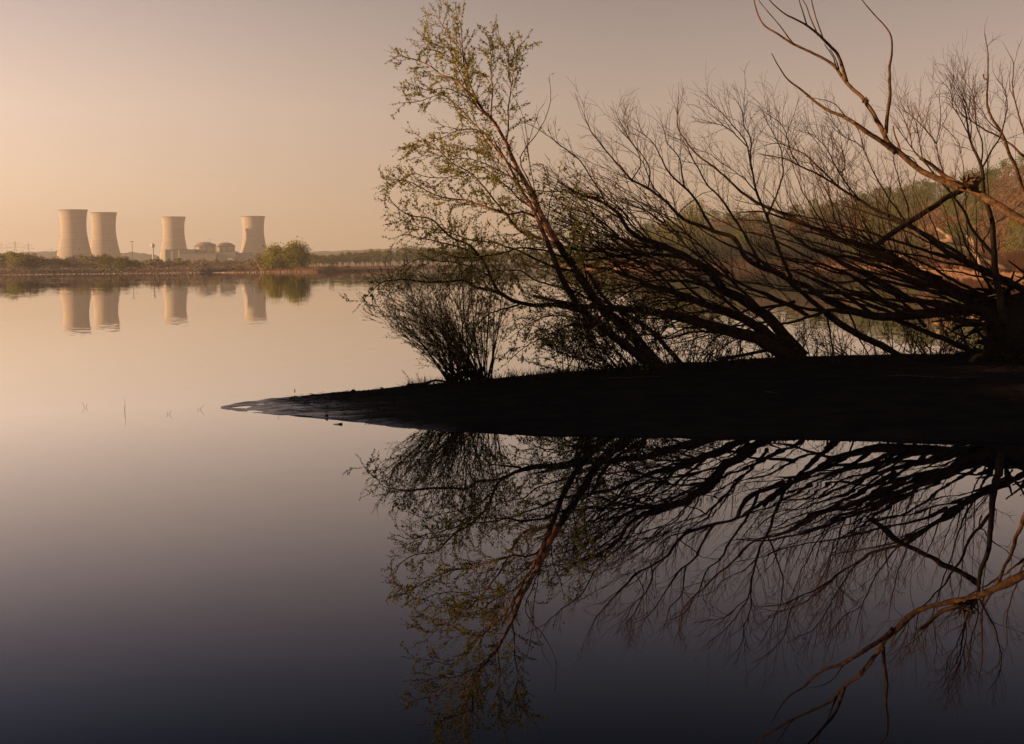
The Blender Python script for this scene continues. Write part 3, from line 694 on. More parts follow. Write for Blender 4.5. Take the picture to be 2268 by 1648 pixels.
# --- litter, clods and short weeds that roughen the bank
lr = random.Random(88); lit = MB(); clod = MB(); weed = MB()
for k in range(2600):
    X = lr.uniform(640, 2330); s_ = 1 - abs(lr.gauss(0, .22)); p = on_spit(X, max(.03, s_)) if lr.random() < .75 else on_spit(X, lr.uniform(.02, 1.05))
    a = lr.uniform(0, 6.28); l = lr.uniform(.04, .32); e = p + Vector((math.cos(a) * l, math.sin(a) * l, lr.uniform(-.005, .10 * l + .02)))
    lit.bar(p + Vector((0, 0, .004)), e, lr.uniform(.002, .007), 3)
for k in range(1500):
    X = lr.uniform(720, 2330); p = on_spit(X, lr.uniform(.04, 1.04)); r = lr.uniform(.010, .036) * (2.2 if lr.random() < .05 else 1); n = len(clod.v)
    for dx, dy, dz in ((1, 0, -.2), (0, 1, -.2), (-1, 0, -.2), (0, -1, -.2), (.2, 0, .8)):
        clod.v.append(p + Vector((dx * r * lr.uniform(.7, 1.6), dy * r * lr.uniform(.7, 1.6), dz * r * lr.uniform(.5, 1))))
    for j in range(4): clod.f.append((n + j, n + (j + 1) % 4, n + 4))
for k in range(900):
    X = lr.choice([lr.uniform(900, 1500), lr.uniform(1200, 2330)]); p = on_spit(X, lr.uniform(.9, 1.06)); h = lr.uniform(.05, .28)
    for j in range(3):
        e = p + Vector((lr.gauss(0, .4) * h, lr.gauss(0, .3) * h, h * lr.uniform(.6, 1))); w = Vector((.006, 0, 0)); weed.quad(p - w, p + w, e + w * .2, e - w * .2)
tag(lit.build('twig_litter', M['bark']), kind='stuff')
tag(clod.build('mud_clods', M['mud']), kind='stuff')
tag(weed.build('bank_weeds', M['leaf_dark']), kind='stuff')

# --- root mass, logs and sticks
t = Tree('root_mass', 'black heap of roots and drifted debris at the right end of the spit', 'driftwood', 2230, 720, 37.4, 'bark', 83)
rng = t.rng; mb = MB()
for k in range(150):
    b = t.base + Vector((rng.uniform(-.85, 1.6), rng.uniform(-.5, .5), 0)); b.z = rng.uniform(.4, 2.25) * (1 - .25 * max(0, -(b.x - t.base.x))) + .2
    d = Vector((rng.gauss(-.6, .6), rng.gauss(0, .5), rng.gauss(0.05, .4))).normalized(); l = rng.uniform(.4, 1.3)
    q = [b, b + d * l * .5 + Vector((0, 0, rng.gauss(0, .06))), b + d * l + Vector((0, 0, rng.gauss(-.05, .1)))]
    r = rng.uniform(.012, .06); mb.tube(q, [r, r * .8, r * .4], 5)
mb.build('roots', M['bark'], t.root, t.base)
mb = MB()                        # the packed earth in the heart of the heap
rows = []
for i in range(13):
    f = math.pi * i / 12; row = []
    for j in range(25):
        g = 2 * math.pi * j / 24
        p = Vector((math.sin(f) * math.cos(g) * 1.15 + .55, math.sin(f) * math.sin(g) * .5, -math.cos(f) * .95)) * 1.0
        p += noise.noise_vector(p * 2.3) * .22
        row.append(t.base + p + Vector((0, 0, -.15)))
    rows.append(row)
mb.grid(rows); mb.build('earth', M['mud'], t.root, t.base, True)

def log(name, label, pts, r, m, sides=8):
    b = pts[0]; o = thing(name, b, label, 'driftwood')
    mb = MB(); ln = catmull(pts, .12); mb.tube(ln, [r * (1 - .4 * i / len(ln)) * (1 + .15 * noise.noise(p * 4)) for i, p in enumerate(ln)], sides)
    mb.build('stem', m, o, b, True)
    return o, ln
log('driftwood_log', 'thin crooked log lying on the bank at the foot of the many-stemmed bush', [on_spit(903, .99) + Vector((0, 0, .05)), on_spit(940, 1.0) + Vector((0, 0, .04)), on_spit(965, 1.0) + Vector((0, 0, .1)), on_spit(992, 1.0) + Vector((0, 0, .03))], .035, M['bark'])
log('driftwood_branch', 'stout dead branch lying along the right part of the ridge', [on_spit(1590, 1.0) + Vector((0, 0, .05)), on_spit(1640, 1.0) + Vector((0, 0, .12)), on_spit(1720, 1.0) + Vector((0, 0, .25))], .05, M['bark'])
log('driftwood_pole', 'pale thin pole lying on the dark mud at right', [on_spit(1962, .63) + Vector((0, 0, .012)), on_spit(2010, .605) + Vector((0, 0, .03)), on_spit(2070, .61) + Vector((0, 0, .006)), on_spit(2120, .595) + Vector((0, 0, .02)), on_spit(2168, .60) + Vector((0, 0, .01))], .008, M['bark_pale'])
log('driftwood_sliver', 'short pale stick on the mud below the middle of the ridge', [on_spit(1690, .42) + Vector((0, 0, .015)), on_spit(1712, .40) + Vector((0, 0, .02)), on_spit(1724, .38) + Vector((0, 0, .015))], .010, M['bark_pale'])
log('driftwood_switch', 'long pale twig on the upper mud below the birch foot', [on_spit(1330, .78) + Vector((0, 0, .015)), on_spit(1400, .75) + Vector((0, 0, .03)), on_spit(1464, .74) + Vector((0, 0, .015))], .006, M['bark_pale'])
log('driftwood_stub', 'small pale stump of wood on the mud at far right', [on_spit(2150, .85) + Vector((0, 0, .0)), on_spit(2158, .86) + Vector((0, 0, .12)), on_spit(2175, .87) + Vector((0, 0, .16))], .05, M['bark_pale'])

def stick(label, X, Y, tips, r=.0042):
    b = G(X, Y); o = thing('stick', b, label, 'twig'); mb = MB()
    for dx, dy in tips:
        e = P(X + dx, Y + dy, b.y); mb.tube([b + Vector((0, 0, -.05)), lerp(b, e, .5) + Vector((.01, .01, .01)), e], [r, r * .8, r * .4], 4)
    mb.build('stem', M['bark'], o, b)
stick('upright thin stick poking from open water at far left', 276, 912, [(0, -31), (-2, -14)])
stick('low bent stick in the water, leftmost of the floating sticks', 188, 903, [(-9, -13), (6, -9)])
stick('hooked stick in the water between the upright stick and the spit', 372, 918, [(-5, -6), (9, -10), (1, 6)])
stick('forked stick in the water just off the spit tip', 440, 908, [(13, -12), (-4, -4), (12, 6)])
stick('tiny stick standing in water beyond the spit tip', 652, 866, [(0, -5), (1, -2)], .012)
stick('snagged twig at the very tip of the spit', 492, 908, [(-4, 10), (10, 5), (22, 1), (-12, 2)])
stick('twig in the shallows under the near edge of the spit', 612, 926, [(-6, 8), (8, -4)])

def floating_weed():
    b = G(752, 940); o = thing('floating_wood', b, 'dark scrap of wood floating beside the near edge of the spit', 'driftwood')
    mb = MB(); mb.tube([b + Vector((-.12, 0, .006)), b + Vector((-.03, 0, .01)), b + Vector((.04, 0, .016)), b + Vector((.06, 0, .005))], [.004, .009, .018, .006], 6)
    mb.build('stem', M['bark'], o, b, True)
floating_weed()

# ------------------------------------------------------------------ far tree prototypes
HIDE = []
def far_tree(kind, seed, H, leafm, nleaf, lsize, wide=.42, low=.28, lobes=26, gap=.75, trunk=.018, name='bank_tree', stems=1):
    """root at origin, trunk and crown as parts; a crown of leaf clumps on a limb skeleton"""
    rng = random.Random(seed)
    root = thing(name, (0, 0, 0), 'tree', 'tree')
    tr = MB(); cr = MB()
    for s in range(stems):
        bx = Vector((rng.uniform(-.1, .1), rng.uniform(-.1, .1), 0)) * H * (0 if stems == 1 else 1.2)
        top = bx * 1.5 + Vector((rng.gauss(0, .03) * H, rng.gauss(0, .03) * H, H * .82))
        q = [bx + Vector((0, 0, -.8)), lerp(bx, top, .4) + Vector((rng.gauss(0, .02) * H, 0, 0)), top]
        tr.tube(q, [H * trunk, H * trunk * .7, H * trunk * .2], 6)
        for k in range(lobes // stems):
            a = rng.uniform(0, 6.28); z = rng.uniform(low, 1.0)
            prof = math.sin(math.pi * min(1, max(.04, (z - low) / (1.04 - low))) ** .75) * wide
            rr = prof * math.sqrt(rng.uniform(.15, 1))
            c = bx + Vector((math.cos(a) * rr * H, math.sin(a) * rr * H, z * H))
            f = rng.uniform(.25, .75) * z
            s0 = lerp(bx, top, min(1, f)); s0.z = min(s0.z, c.z * .92)
            tr.tube([s0, lerp(s0, c, .5) + Vector((0, 0, .03 * H)), c], [H * trunk * .35, H * trunk * .22, H * trunk * .08], 4, False)
            if kind == 'bare':
                for j in range(5):
                    e = c + Vector((rng.gauss(0, 1), rng.gauss(0, 1), abs(rng.gauss(.6, .7)))).normalized() * H * rng.uniform(.06, .15)
                    tr.tube([lerp(s0, c, rng.uniform(.4, 1)), e], [H * .0035, H * .0015], 3, False)
            n = int(nleaf / lobes); sg = H * wide * rng.uniform(.16, .27)
            if rng.random() > gap: n //= 3
            for j in range(n):
                p = c + Vector((rng.gauss(0, sg), rng.gauss(0, sg), rng.gauss(0, sg * .8)))
                if p.z > .03 * H: cr.leaf(p, lsize * rng.uniform(.6, 1.5), rng, .2, .8)
    tr.build('trunk', M['fartrunk'], root); cr.build('crown', M[leafm], root)
    return root

# ------------------------------------------------------------------ right bank with the wooded hill
R_SHORE = [(1230, 593), (1450, 597), (1600, 595), (1800, 592), (1950, 594), (2050, 600), (2150, 609), (2268, 620), (2500, 645), (2900, 690)]
R_FRONT = [(1230, 800), (1850, 860), (2000, 760), (2150, 620), (2268, 560), (2600, 520), (2900, 500)]
R_RIDGE = [(1230, 566), (1330, 545), (1400, 524), (1450, 505), (1500, 492), (1600, 484), (1740, 478), (1800, 458), (1850, 450), (1930, 434), (2000, 420), (2060, 408), (2150, 398), (2268, 360), (2500, 330), (2900, 300)]
def r_col(X):
    ds = G(X, interp(R_SHORE, X)).y; df = max(ds + 45, interp(R_FRONT, X)); dcr = df + 170
    zc = P(X, interp(R_RIDGE, X), dcr).z - 10.5
    return ds, df, dcr, max(zc, 3)
def r_z(X, d):
    ds, df, dcr, zc = r_col(X)
    if d < ds: return (d - ds) * .06
    z = 1.9 * sstep(ds - 6, ds + 22, d) - .14 + (2.6 - 1.76) * sstep(ds + 22, df, d)
    z += (zc - 2.6) * sstep(df, dcr, d) - 6 * sstep(dcr, dcr + 160, d)
    return z + .25 * noise.noise(Vector((X * .05, d * .06, 0)))
def at_depth(X, d, z):
    r = ray(X, 580); return Vector((r.x / r.y * d, d, z))
mb = MB(); rows = []
for f in [-.06, 0, .02, .05, .1, .16, .24, .32, .42, .5, .58, .66, .74, .82, .9, 1, 1.15, 1.4, 1.8]:
    row = []
    for k in range(150):
        X = 1230 + k * 11.2; ds, df, dcr, zc = r_col(X)
        d = ds + f * 2 * (df - ds) if f <= .5 else df + (f - .5) * 2 * (dcr - df)
        if f < 0: d = ds - 25
        row.append(at_depth(X, d, r_z(X, d)))
    rows.append(row)
mb.grid(rows); tag(mb.build('hillside', M['hillsoil'], smooth=True), kind='structure')
mb = MB(); rows = []         # bare orange foreshore sheet over the toe of the hill
for f in [0, .1, .25, .45, .7, 1.0]:
    row = []
    for k in range(150):
        X = 1230 + k * 11.2; ds, df, dcr, zc = r_col(X); d = ds - 1.5 + f * min(40, df - ds - 2)
        row.append(at_depth(X, d, r_z(X, d) + .09))
    rows.append(row)
mb.grid(rows); tag(mb.build('foreshore', M['farsoil'], smooth=True), kind='structure')

KINDS = [
    ('bare', 'budbrown', 'bare reddish-brown tree on the wooded hillside across the river', 'bare brown trees on the hillside', 1500, .38),
    ('leaf', 'green', 'green leafed tree on the wooded hillside across the river', 'green trees on the hillside', 2400, .46),
    ('bare', 'olive', 'dull olive budding tree on the wooded hillside across the river', 'olive trees on the hillside', 1600, .42),
]
protos = []
for ki, (kd, lm, lab, grp, nl, ls) in enumerate(KINDS):
    for v in range(3):
        r = far_tree(kd, 200 + ki * 10 + v, 12, lm, nl, ls, .38 + .05 * v, .10, 30, name='hillside_tree')
        r['label'] = lab; r['group'] = grp; protos.append((ki, r))
rng = random.Random(9); used = set(); spots = []
for row in range(7):
    n = (38, 36, 34, 32, 32, 34, 36)[row]
    for k in range(n):
        X = 1255 + (k + rng.uniform(-.45, .45)) * (1060 / n) + 10 * row % 17; spots.append((X, row))
for X, row in spots:
    ds, df, dcr, zc = r_col(X)
    d = df + (dcr - df) * (row / 6) ** 1.0 * 1.03 + rng.uniform(-8, 8) - 6
    if d < ds + 18: d = ds + 18 + rng.random() * 8
    g = noise.noise(Vector((X * .011, row * .35, 7)))
    if row >= 5: ki = 1 if g > -.12 else 0
    elif row <= 1 and X < 1950: ki = 1 if g > -.2 else 2
    else: ki = 0 if g < .02 else (1 if g > .12 else 2)
    if rng.random() < .16: ki = rng.randrange(3)
    v = rng.randrange(3); sc = rng.uniform(.85, 1.3) * (.75 if X < 1420 else 1)
    r = protos[ki * 3 + v][1]; loc = at_depth(X, d, r_z(X, d) - .2)
    s3 = (sc * rng.uniform(.9, 1.15), sc * rng.uniform(.9, 1.15), sc)
    if (ki, v) not in used:
        used.add((ki, v)); r.location = loc; r.rotation_euler.z = rng.uniform(0, 6.28); r.scale = s3
    else: dup(r, loc, rng.uniform(0, 6.28), s3)
mb = MB(); mg = MB()
for k in range(30000):
    X = rng.uniform(1235, 2330); ds, df, dcr, zc = r_col(X); d = df - 22 + rng.random() * (dcr - df + 40)
    if d < ds + 14: continue
    (mg if noise.noise(Vector((X * .02, d * .02, 9))) + rng.uniform(-.2, .2) > -.05 else mb).leaf(at_depth(X, d, r_z(X, d) + rng.random() ** 1.5 * 3.2), rng.uniform(.35, .95), rng, -.3, .45)
tag(mg.build('hillside_brush', M['green']), kind='stuff')
tag(mb.build('hillside_undergrowth', M['budbrown']), kind='stuff')
# the big round trees that stand out of the wood
def special(label, X, d, H, leafm, nleaf, ls, wide, seed, low=.12, name='hillside_tree', kind='leaf', lobes=60):
    r = far_tree(kind, seed, H, leafm, nleaf, ls, wide, low, lobes, .85, name=name)
    r['label'] = label; r.location = at_depth(X, d, r_z(X, d) - .3); return r
special('tall round yellow-green tree standing highest over the left end of the hillside wood', 1540, 838, 33, 'lime', 5200, .75, .40, 301)
special('shorter yellow-green tree at the left foot of the tall round tree', 1487, 815, 21, 'lime', 3000, .7, .42, 302)
special('rounded lime tree right of the tall round tree above the beach', 1650, 880, 17, 'lime', 2200, .6, .45, 303)
special('broad fresh green tree at the foot of the hill seen through the black branches', 1770, 850, 15, 'lime', 2200, .55, .5, 304)
special('leafy green tree low at the right edge below the tan limbs', 2262, 520, 14, 'lime', 2200, .45, .45, 305)
# reddish scrub, pale stems and lit driftwood on the beach
mb = MB(); rng = random.Random(12)
for k in range(5200):
    X = rng.uniform(1235, 2330); ds, df, dcr, zc = r_col(X); d = ds + 6 + (rng.random() ** 1.6) * min(60, df - ds)
    b = at_depth(X, d, r_z(X, d)); h = rng.uniform(.8, 2.6)
    if noise.noise(Vector((X * .03, d * .02, 2))) < -.1: h *= .5
    for j in range(2):
        e = b + Vector((rng.gauss(0, .5), rng.gauss(0, .5), h)); w = Vector((rng.uniform(.05, .12), 0, 0)); mb.quad(b - w, b + w, e + w * .3, e - w * .3)
tag(mb.build('beach_scrub', M['rusty']), kind='stuff')
def lit_wood(label, segs, d, r):
    a = P(*segs[0][0], d); o = thing('fallen_tree', a, label, 'driftwood'); mb = MB()
    for sg in segs:
        pts = catmull([P(x, y, d + i * .4) for i, (x, y) in enumerate(sg)], 1.0)
        mb.tube(pts, [r * (1 - .6 * i / len(pts)) for i in range(len(pts))], 6)
    mb.build('trunk', M['wood'], o, a, True)
lit_wood('bright bleached dead tree lying forked on the far beach at right', [[(2240, 598), (2165, 566), (2114, 531), (2074, 505)], [(2128, 540), (2100, 532), (2068, 538)], [(2120, 534), (2095, 520)]], 205, .38)
lit_wood('short forked snag standing beside the bleached dead tree', [[(2175, 594), (2162, 560), (2142, 521)], [(2160, 558), (2156, 535), (2150, 525)]], 200, .28)
lit_wood('pale log lying on the far beach left of the forked dead tree', [[(1992, 571), (2030, 558), (2070, 545)]], 240, .32)
lit_wood('pale log at the foot of the hillside seen through the middle branches', [[(1640, 586), (1700, 583), (1740, 587)]], 740, .55)
mb = MB()
for k in range(420):
    X = rng.uniform(1240, 2330); ds, df, dcr, zc = r_col(X); d = ds + rng.uniform(-.5, 14)
    b = at_depth(X, d, r_z(X, d) + .1); a = rng.uniform(-.4, .4); l = rng.uniform(.3, 2.4)
    mb.bar(b, b + Vector((math.cos(a) * l, math.sin(a) * l, rng.uniform(0, .3))), rng.uniform(.05, .13))
tag(mb.build('beach_debris', M['wood']), kind='stuff')

# ------------------------------------------------------------------ far left bank
L_SHORE = [(-400, 613), (0, 609.5), (250, 606.5), (440, 604.6), (640, 599), (800, 596), (1000, 592.5), (1250, 589.5), (1450, 587)]
def l_d(X): return G(X, interp(L_SHORE, X)).y
def l_z(X, d):
    ds = l_d(X); return 2.6 * sstep(ds - 4, ds + 50, d) - .12 + .8 * noise.noise(Vector((X * .02, d * .01, 4))) * sstep(ds, ds + 30, d)
mb = MB(); rows = []
for f in [-15, 0, 4, 10, 20, 35, 60, 100, 200, 500, 1000, 2000, 3200, 5200]:
    rows.append([at_depth(X, l_d(X) + f, l_z(X, l_d(X) + f)) for X in range(-400, 1451, 15)])
mb.grid(rows); tag(mb.build('far_bank', M['farsoil'], smooth=True), kind='structure')
sn = MB()
mb = MB()                   # bare scrub that hides the shore, one purple-brown mass
rng = random.Random(15)
for k in range(38000):
    X = rng.uniform(-250, 640); ds = l_d(X); d = ds + 9 + rng.random() ** 1.3 * 70
    top = interp([(-250, 8), (0, 8.5), (110, 8), (300, 6.6), (460, 6.2), (640, 5)], X) * (.75 + .35 * noise.noise(Vector((X * .02, 1, 0))))
    p = at_depth(X, d, l_z(X, d) + rng.random() ** .8 * top * (.5 + .5 * sstep(0, 50, d - ds)))
    mb.leaf(p, rng.uniform(.35, .85), rng, 0, .6)
for k in range(700):
    X = rng.uniform(-250, 560); b = at_depth(X, l_d(X) + rng.uniform(-1, 9), 0); b.z = max(.05, l_z(X, b.y)); z = rng.uniform(.15, .5); n = len(sn.v)
    for dx, dy, dz in ((1, 0, -.1), (0, 1, -.1), (-1, 0, -.1), (0, -1, -.1), (0, 0, z)): sn.v.append(b + Vector((dx * rng.uniform(.4, 1.6), dy * .6, dz)))
    for j in range(4): sn.f.append((n + j, n + (j + 1) % 4, n + 4))
tag(sn.build('strand_stones', M['stone']), kind='stuff')
tag(mb.build('shore_scrub', M['scrub']), kind='stuff')

lp = []
for ki, (kd, lm, lab, grp) in enumerate([('leaf', 'olive', 'hazy olive tree in the belt along the far left shore', 'olive trees on the far shore'), ('bare', 'scrub', 'hazy brown tree in the belt along the far left shore', 'brown trees on the far shore'),
                                         ('leaf', 'lime', 'hazy green tree in the belt along the far left shore', 'green trees on the far shore')]):
    for v in range(2):
        r = far_tree(kd, 400 + ki * 10 + v, 10, lm, 620, .75, .40, .2, 22, name='shore_tree'); r['label'] = lab; r['group'] = grp; lp.append(r)
used = set()
for k in range(84):
    X = -60 + k * 8.3 + rng.uniform(-4, 4); ds = l_d(X); d = ds + rng.uniform(15, 90)
    Yt = interp([(-60, 561), (60, 560), (105, 566), (130, 569), (220, 562), (300, 572), (420, 573), (560, 575), (640, 577)], X) + rng.uniform(-3, 5)
    H = P(X, Yt, d).z - l_z(X, d); r = rng.choice(lp); sc = max(.45, H / 10.4)
    loc = at_depth(X, d, l_z(X, d) - .3); s3 = (sc * rng.uniform(1, 1.4), sc * rng.uniform(1, 1.4), sc)
    if r not in used: used.add(r); r.location = loc; r.rotation_euler.z = rng.uniform(0, 6.28); r.scale = s3
    else: dup(r, loc, rng.uniform(0, 6.28), s3)
# the taller wood behind the island, pale trunks showing
wp = []
for v in range(4):
    r = far_tree('leaf', 450 + v, 14, ('green', 'olive', 'olive', 'green')[v], 700, .9, .28, .42, 20, name='wood_tree')
    r['label'] = 'slender hazy tree in the distant wood behind the low island'; r['group'] = 'trees of the distant wood'; wp.append(r)
used = set()
for row in range(3):
    for k in range(46):
        X = 690 + k * 13.5 + rng.uniform(-5, 5); d = l_d(X) + 15 + row * 28 + rng.uniform(-6, 6)
        Yt = interp([(690, 562), (740, 563), (770, 556), (850, 554), (930, 548), (1000, 552), (1150, 556), (1310, 562)], X) + rng.uniform(-2, 5) + (2 - row) * 1.5
        H = P(X, Yt, d).z - l_z(X, d); r = rng.choice(wp); sc = max(.5, H / 14.3); s3 = (sc * rng.uniform(.9, 1.3), sc * rng.uniform(.9, 1.3), sc)
        loc = at_depth(X, d, l_z(X, d) - .3)
        if r not in used: used.add(r); r.location = loc; r.rotation_euler.z = rng.uniform(0, 6.28); r.scale = s3
        else: dup(r, loc, rng.uniform(0, 6.28), s3)
# distant wooded ridges
mb = MB(); rows = []
RID = [(-500, 562), (0, 560), (70, 556), (130, 554), (220, 560), (300, 558), (350, 563), (420, 572), (620, 574), (690, 556), (800, 552), (930, 546), (1100, 552), (1300, 560), (1600, 556), (2000, 540), (2700, 520)]
for f in (0, .35, .65, .85, 1.0, .7):
    row = []
    for k in range(330):
        X = -500 + k * 10; d = 4300 + (f * 500 if len(rows) < 5 else 800); z = P(X, interp(RID, X), 4800).z
        row.append(at_depth(X, d, max(0, z * f - 2) + 5 * f * noise.noise(Vector((X * .13, len(rows) * .7, 0))) + 3 * f * noise.noise(Vector((X * .4, len(rows), 5)))))
    rows.append(row)
mb.grid(rows); tag(mb.build('hills', M['farwood'], smooth=True), kind='structure')

# ------------------------------------------------------------------ the island with its willows
I_SHORE = [(470, 604.3), (520, 604.4), (610, 603.6), (700, 602.8), (780, 601), (850, 598.6), (930, 596)]
def i_d(X): return G(X, interp(I_SHORE, X)).y
def i_hw(X): return interp([(470, 3), (560, 7), (640, 22), (760, 24), (850, 12), (930, 4)], X)
def i_z(X, d):
    s = (d - i_d(X)) / i_hw(X); h = interp([(470, .25), (560, .8), (640, 1.7), (760, 1.8), (860, 1.0), (930, .2)], X)
    return h * (1 - (s - 1) ** 2) + .25 * noise.noise(Vector((X * .08, d * .2, 0))) if -.3 < s < 2.3 else -.5
mb = MB(); rows = []
for f in (-.2, 0, .1, .25, .5, .8, 1.1, 1.5, 1.9, 2.15):
    rows.append([at_depth(X, i_d(X) + f * i_hw(X), i_z(X, i_d(X) + f * i_hw(X))) for X in range(470, 931, 5)])
mb.grid(rows); tag(mb.build('island', M['farsoil'], smooth=True), kind='structure')
mb = MB(); st = MB()
for k in range(5200):
    X = rng.uniform(500, 915); d = i_d(X) + rng.uniform(.2, 1.8) * i_hw(X); b = at_depth(X, d, i_z(X, d)); h = rng.uniform(.4, 1.3) * (1.5 if noise.noise(Vector((X * .04, 0, 3))) > .1 else .8) * interp([(500, .4), (640, 1), (800, 1), (915, .5)], X)
    e = b + Vector((rng.gauss(0, .3), rng.gauss(0, .3), h)); w = Vector((.12, 0, 0)); mb.quad(b - w, b + w, e + w * .3, e - w * .3)
tag(mb.build('island_reeds', M['reed']), kind='stuff')
for k in range(520):
    X = rng.uniform(475, 925); d = i_d(X) + rng.uniform(-.08, .3) * i_hw(X); b = at_depth(X, d, max(.02, i_z(X, d)))
    s = rng.uniform(.15, .6) if rng.random() < .93 else rng.uniform(.6, 1.2); n = len(st.v)
    for dx, dy, dz in ((1, 0, 0), (0, 1, 0), (-1, 0, 0), (0, -1, 0), (0, 0, .8)):
        st.v.append(b + Vector((dx * s * rng.uniform(.7, 1.5), dy * s * rng.uniform(.7, 1.2), dz * s * rng.uniform(.5, 1) - (.1 if dz == 0 else 0))))
    for j in range(4): st.f.append((n + j, n + (j + 1) % 4, n + 4))
tag(st.build('shore_stones', M['stone']), kind='stuff')
def island_tree(label, name, X, Yt, f, kind, leafm, n, ls, wide, low, seed, lobes=40, stems=1, gap=.95):
    d = i_d(X) + f * i_hw(X); z = i_z(X, d); H = P(X, Yt, d).z - z
    r = far_tree(kind, seed, H, leafm, n, ls, wide, low, lobes, gap, name=name, stems=stems); r['label'] = label; r['category'] = 'tree'; r.location = at_depth(X, d, z - .2)
island_tree('rounded green willow at the left of the pair on the low island', 'island_willow', 605, 547, .9, 'leaf', 'willow', 6500, .72, .62, .02, 501, 90, 3)
island_tree('fuller green willow at the right of the pair on the low island', 'island_willow', 652, 543, 1.0, 'leaf', 'willow', 7500, .72, .66, .02, 502, 100, 3)
island_tree('sparse thin tree rising behind the right island willow', 'sparse_tree', 671, 535, 1.6, 'bare', 'olive', 420, .5, .24, .45, 503, 22)
island_tree('small rusty half-bare tree at the left of the island willows', 'rusty_tree', 571, 562, .8, 'bare', 'rusty', 500, .5, .50, .2, 504, 22)
island_tree('lone pale bare tree on the island, right of the willows', 'bare_tree', 733, 563, 1.1, 'bare', 'budbrown', 120, .45, .20, .5, 505, 14)
island_tree('low rusty shrub on the middle of the island', 'island_shrub', 768, 588, .6, 'bare', 'rusty', 400, .4, .8, .05, 506, 16)
o, ln = log('driftwood_tree', 'pale dead trunk propped on the shore below the left willow', [P(580, 598, i_d(580) + 2), P(575, 592, i_d(575) + 2), P(570, 583, i_d(570) + 2)], .28, M['wood'])

# ------------------------------------------------------------------ the power station
def cooling_tower(X, Ytop, d, wtop, label, first=[None]):
    base = at_depth(X, d, 2.0); top = P(X, Ytop, d).z - 2.0
    k = wtop * d / FPX / 2                     # radius at the rim
    H = top
    o = thing('cooling_tower', base, label, 'cooling tower', 'cooling towers of the power station')
    if first[0] is None:
        mb = MB(); prof = []
        for i in range(41):
            z = i / 40 * 110; zt = 82.0
            r = 23.6 * math.sqrt(1 + ((z - zt) / (58 if z < zt else 52)) ** 2)
            prof.append((r, z))
        mb.lathe(prof, 72)
        prof2 = [(r - .6, z) for r, z in reversed(prof)]
        mb.lathe(prof2, 72)
        s = mb.build('shell', M['concrete'], o, smooth=True)
        rb = MB(); rt = prof[-1][0]
        rb.lathe([(rt - .7, 109.0), (rt + .55, 109.0), (rt + .55, 110.4), (rt - .7, 110.4), (rt - .7, 109.0)], 72); r_ = rb.build('rim', M['band'], o)
        bb = MB()
        for z in (12, 27, 41, 55, 68):
            i = z / 110 * 40; r = lerp(prof[int(i)][0], prof[int(i) + 1][0], i - int(i)); bb.lathe([(r - .1, z - .16), (r + .14, z - .16), (r + .14, z + .16), (r - .1, z + .16)], 72)
        b_ = bb.build('ring', M['band'], s)
        hb = []
        for a, z in ((-2.62, 61), (-1.05, 61), (-2.6, 36), (-1.0, 37), (.6, 60), (2.0, 40)):
            i = z / 110 * 40; r = prof[int(i)][0]; q = MB(); q.box((math.cos(a) * r, math.sin(a) * r, z), (1.4, 1.4, 2.0), a); hb.append(q.build('hatch', M['darkmetal'], s))
        first[0] = (s, r_, b_, hb)
    else:
        s, r_, b_, hb = first[0]
        c = s.copy(); COL.objects.link(c); c.parent = o; c2 = r_.copy(); COL.objects.link(c2); c2.parent = o
        for q in [b_] + hb: g = q.copy(); COL.objects.link(g); g.parent = c
    o.scale = (k / 26.9, k / 26.9, H / 110.2)
    return base
cooling_tower(165.5, 465, 2700, 62.5, 'largest hyperbolic concrete cooling tower, leftmost of the left pair')
cooling_tower(232, 471, 2898, 58.6, 'concrete cooling tower just right of the largest one, overlapping its flared base')
cooling_tower(386.5, 480.5, 3190, 52.8, 'concrete cooling tower behind the blue-grey turbine hall')
cooling_tower(563, 479.3, 3249, 51.8, 'concrete cooling tower crossed by a shadow, behind the island willow')

def hall(label, name, X0, X1, Y0, d, depth, m, cat='building', strips=(), roof=True, rz=0.0):
    a = at_depth(X0, d, 0); b = at_depth(X1, d, 0); h = P((X0 + X1) / 2, Y0, d).z - 2; c = (a + b) / 2 + Vector((0, depth / 2, 2)); w = (b - a).length
    o = thing(name, c, label, cat); mb = MB(); mb.box((0, 0, h / 2 - 1), (w, depth, h + 2)); mb.build('wall', m, o)
    if roof: mb = MB(); mb.box((0, 0, h + .35), (w + .8, depth + .8, .7)); mb.build('roof', M['darkmetal'], o)
    for xs, ws in strips:
        mb = MB(); mb.box((at_depth(xs, d, 0).x - c.x, -depth / 2 - .15, h / 2), (ws, .3, h - 1)); mb.build('panel_strip', M['pale'], o)
    return o, c, h
hall('long blue-grey turbine hall with two pale vertical strips in front of a cooling tower', 'turbine_hall', 366.5, 431, 553.5, 2800, 60, M['cladding'], strips=((381, 2.6), (396.5, 2.8)))
hall('lower grey annex stepping down from the turbine hall to the first domed reactor', 'annex_building', 418, 447, 556, 2830, 40, M['concrete2'])
hall('low grey plant building between the turbine hall and the reactors', 'plant_building', 400, 478, 562, 2780, 30, M['concrete2'])
hall('low dark block between the two domed reactors', 'service_block', 479.5, 522, 558, 2790, 30, M['concrete2'], strips=((487, 2.0),))
hall('long low plant building right of the second domed reactor', 'storage_building', 521, 575, 560.5, 2800, 30, M['concrete2'])
hall('small white-roofed shed below the second domed reactor', 'shed', 505, 515, 571, 2600, 12, M['white'])
hall('small pale hut among the far shore trees', 'hut', 540, 548, 573, 2600, 10, M['white'])

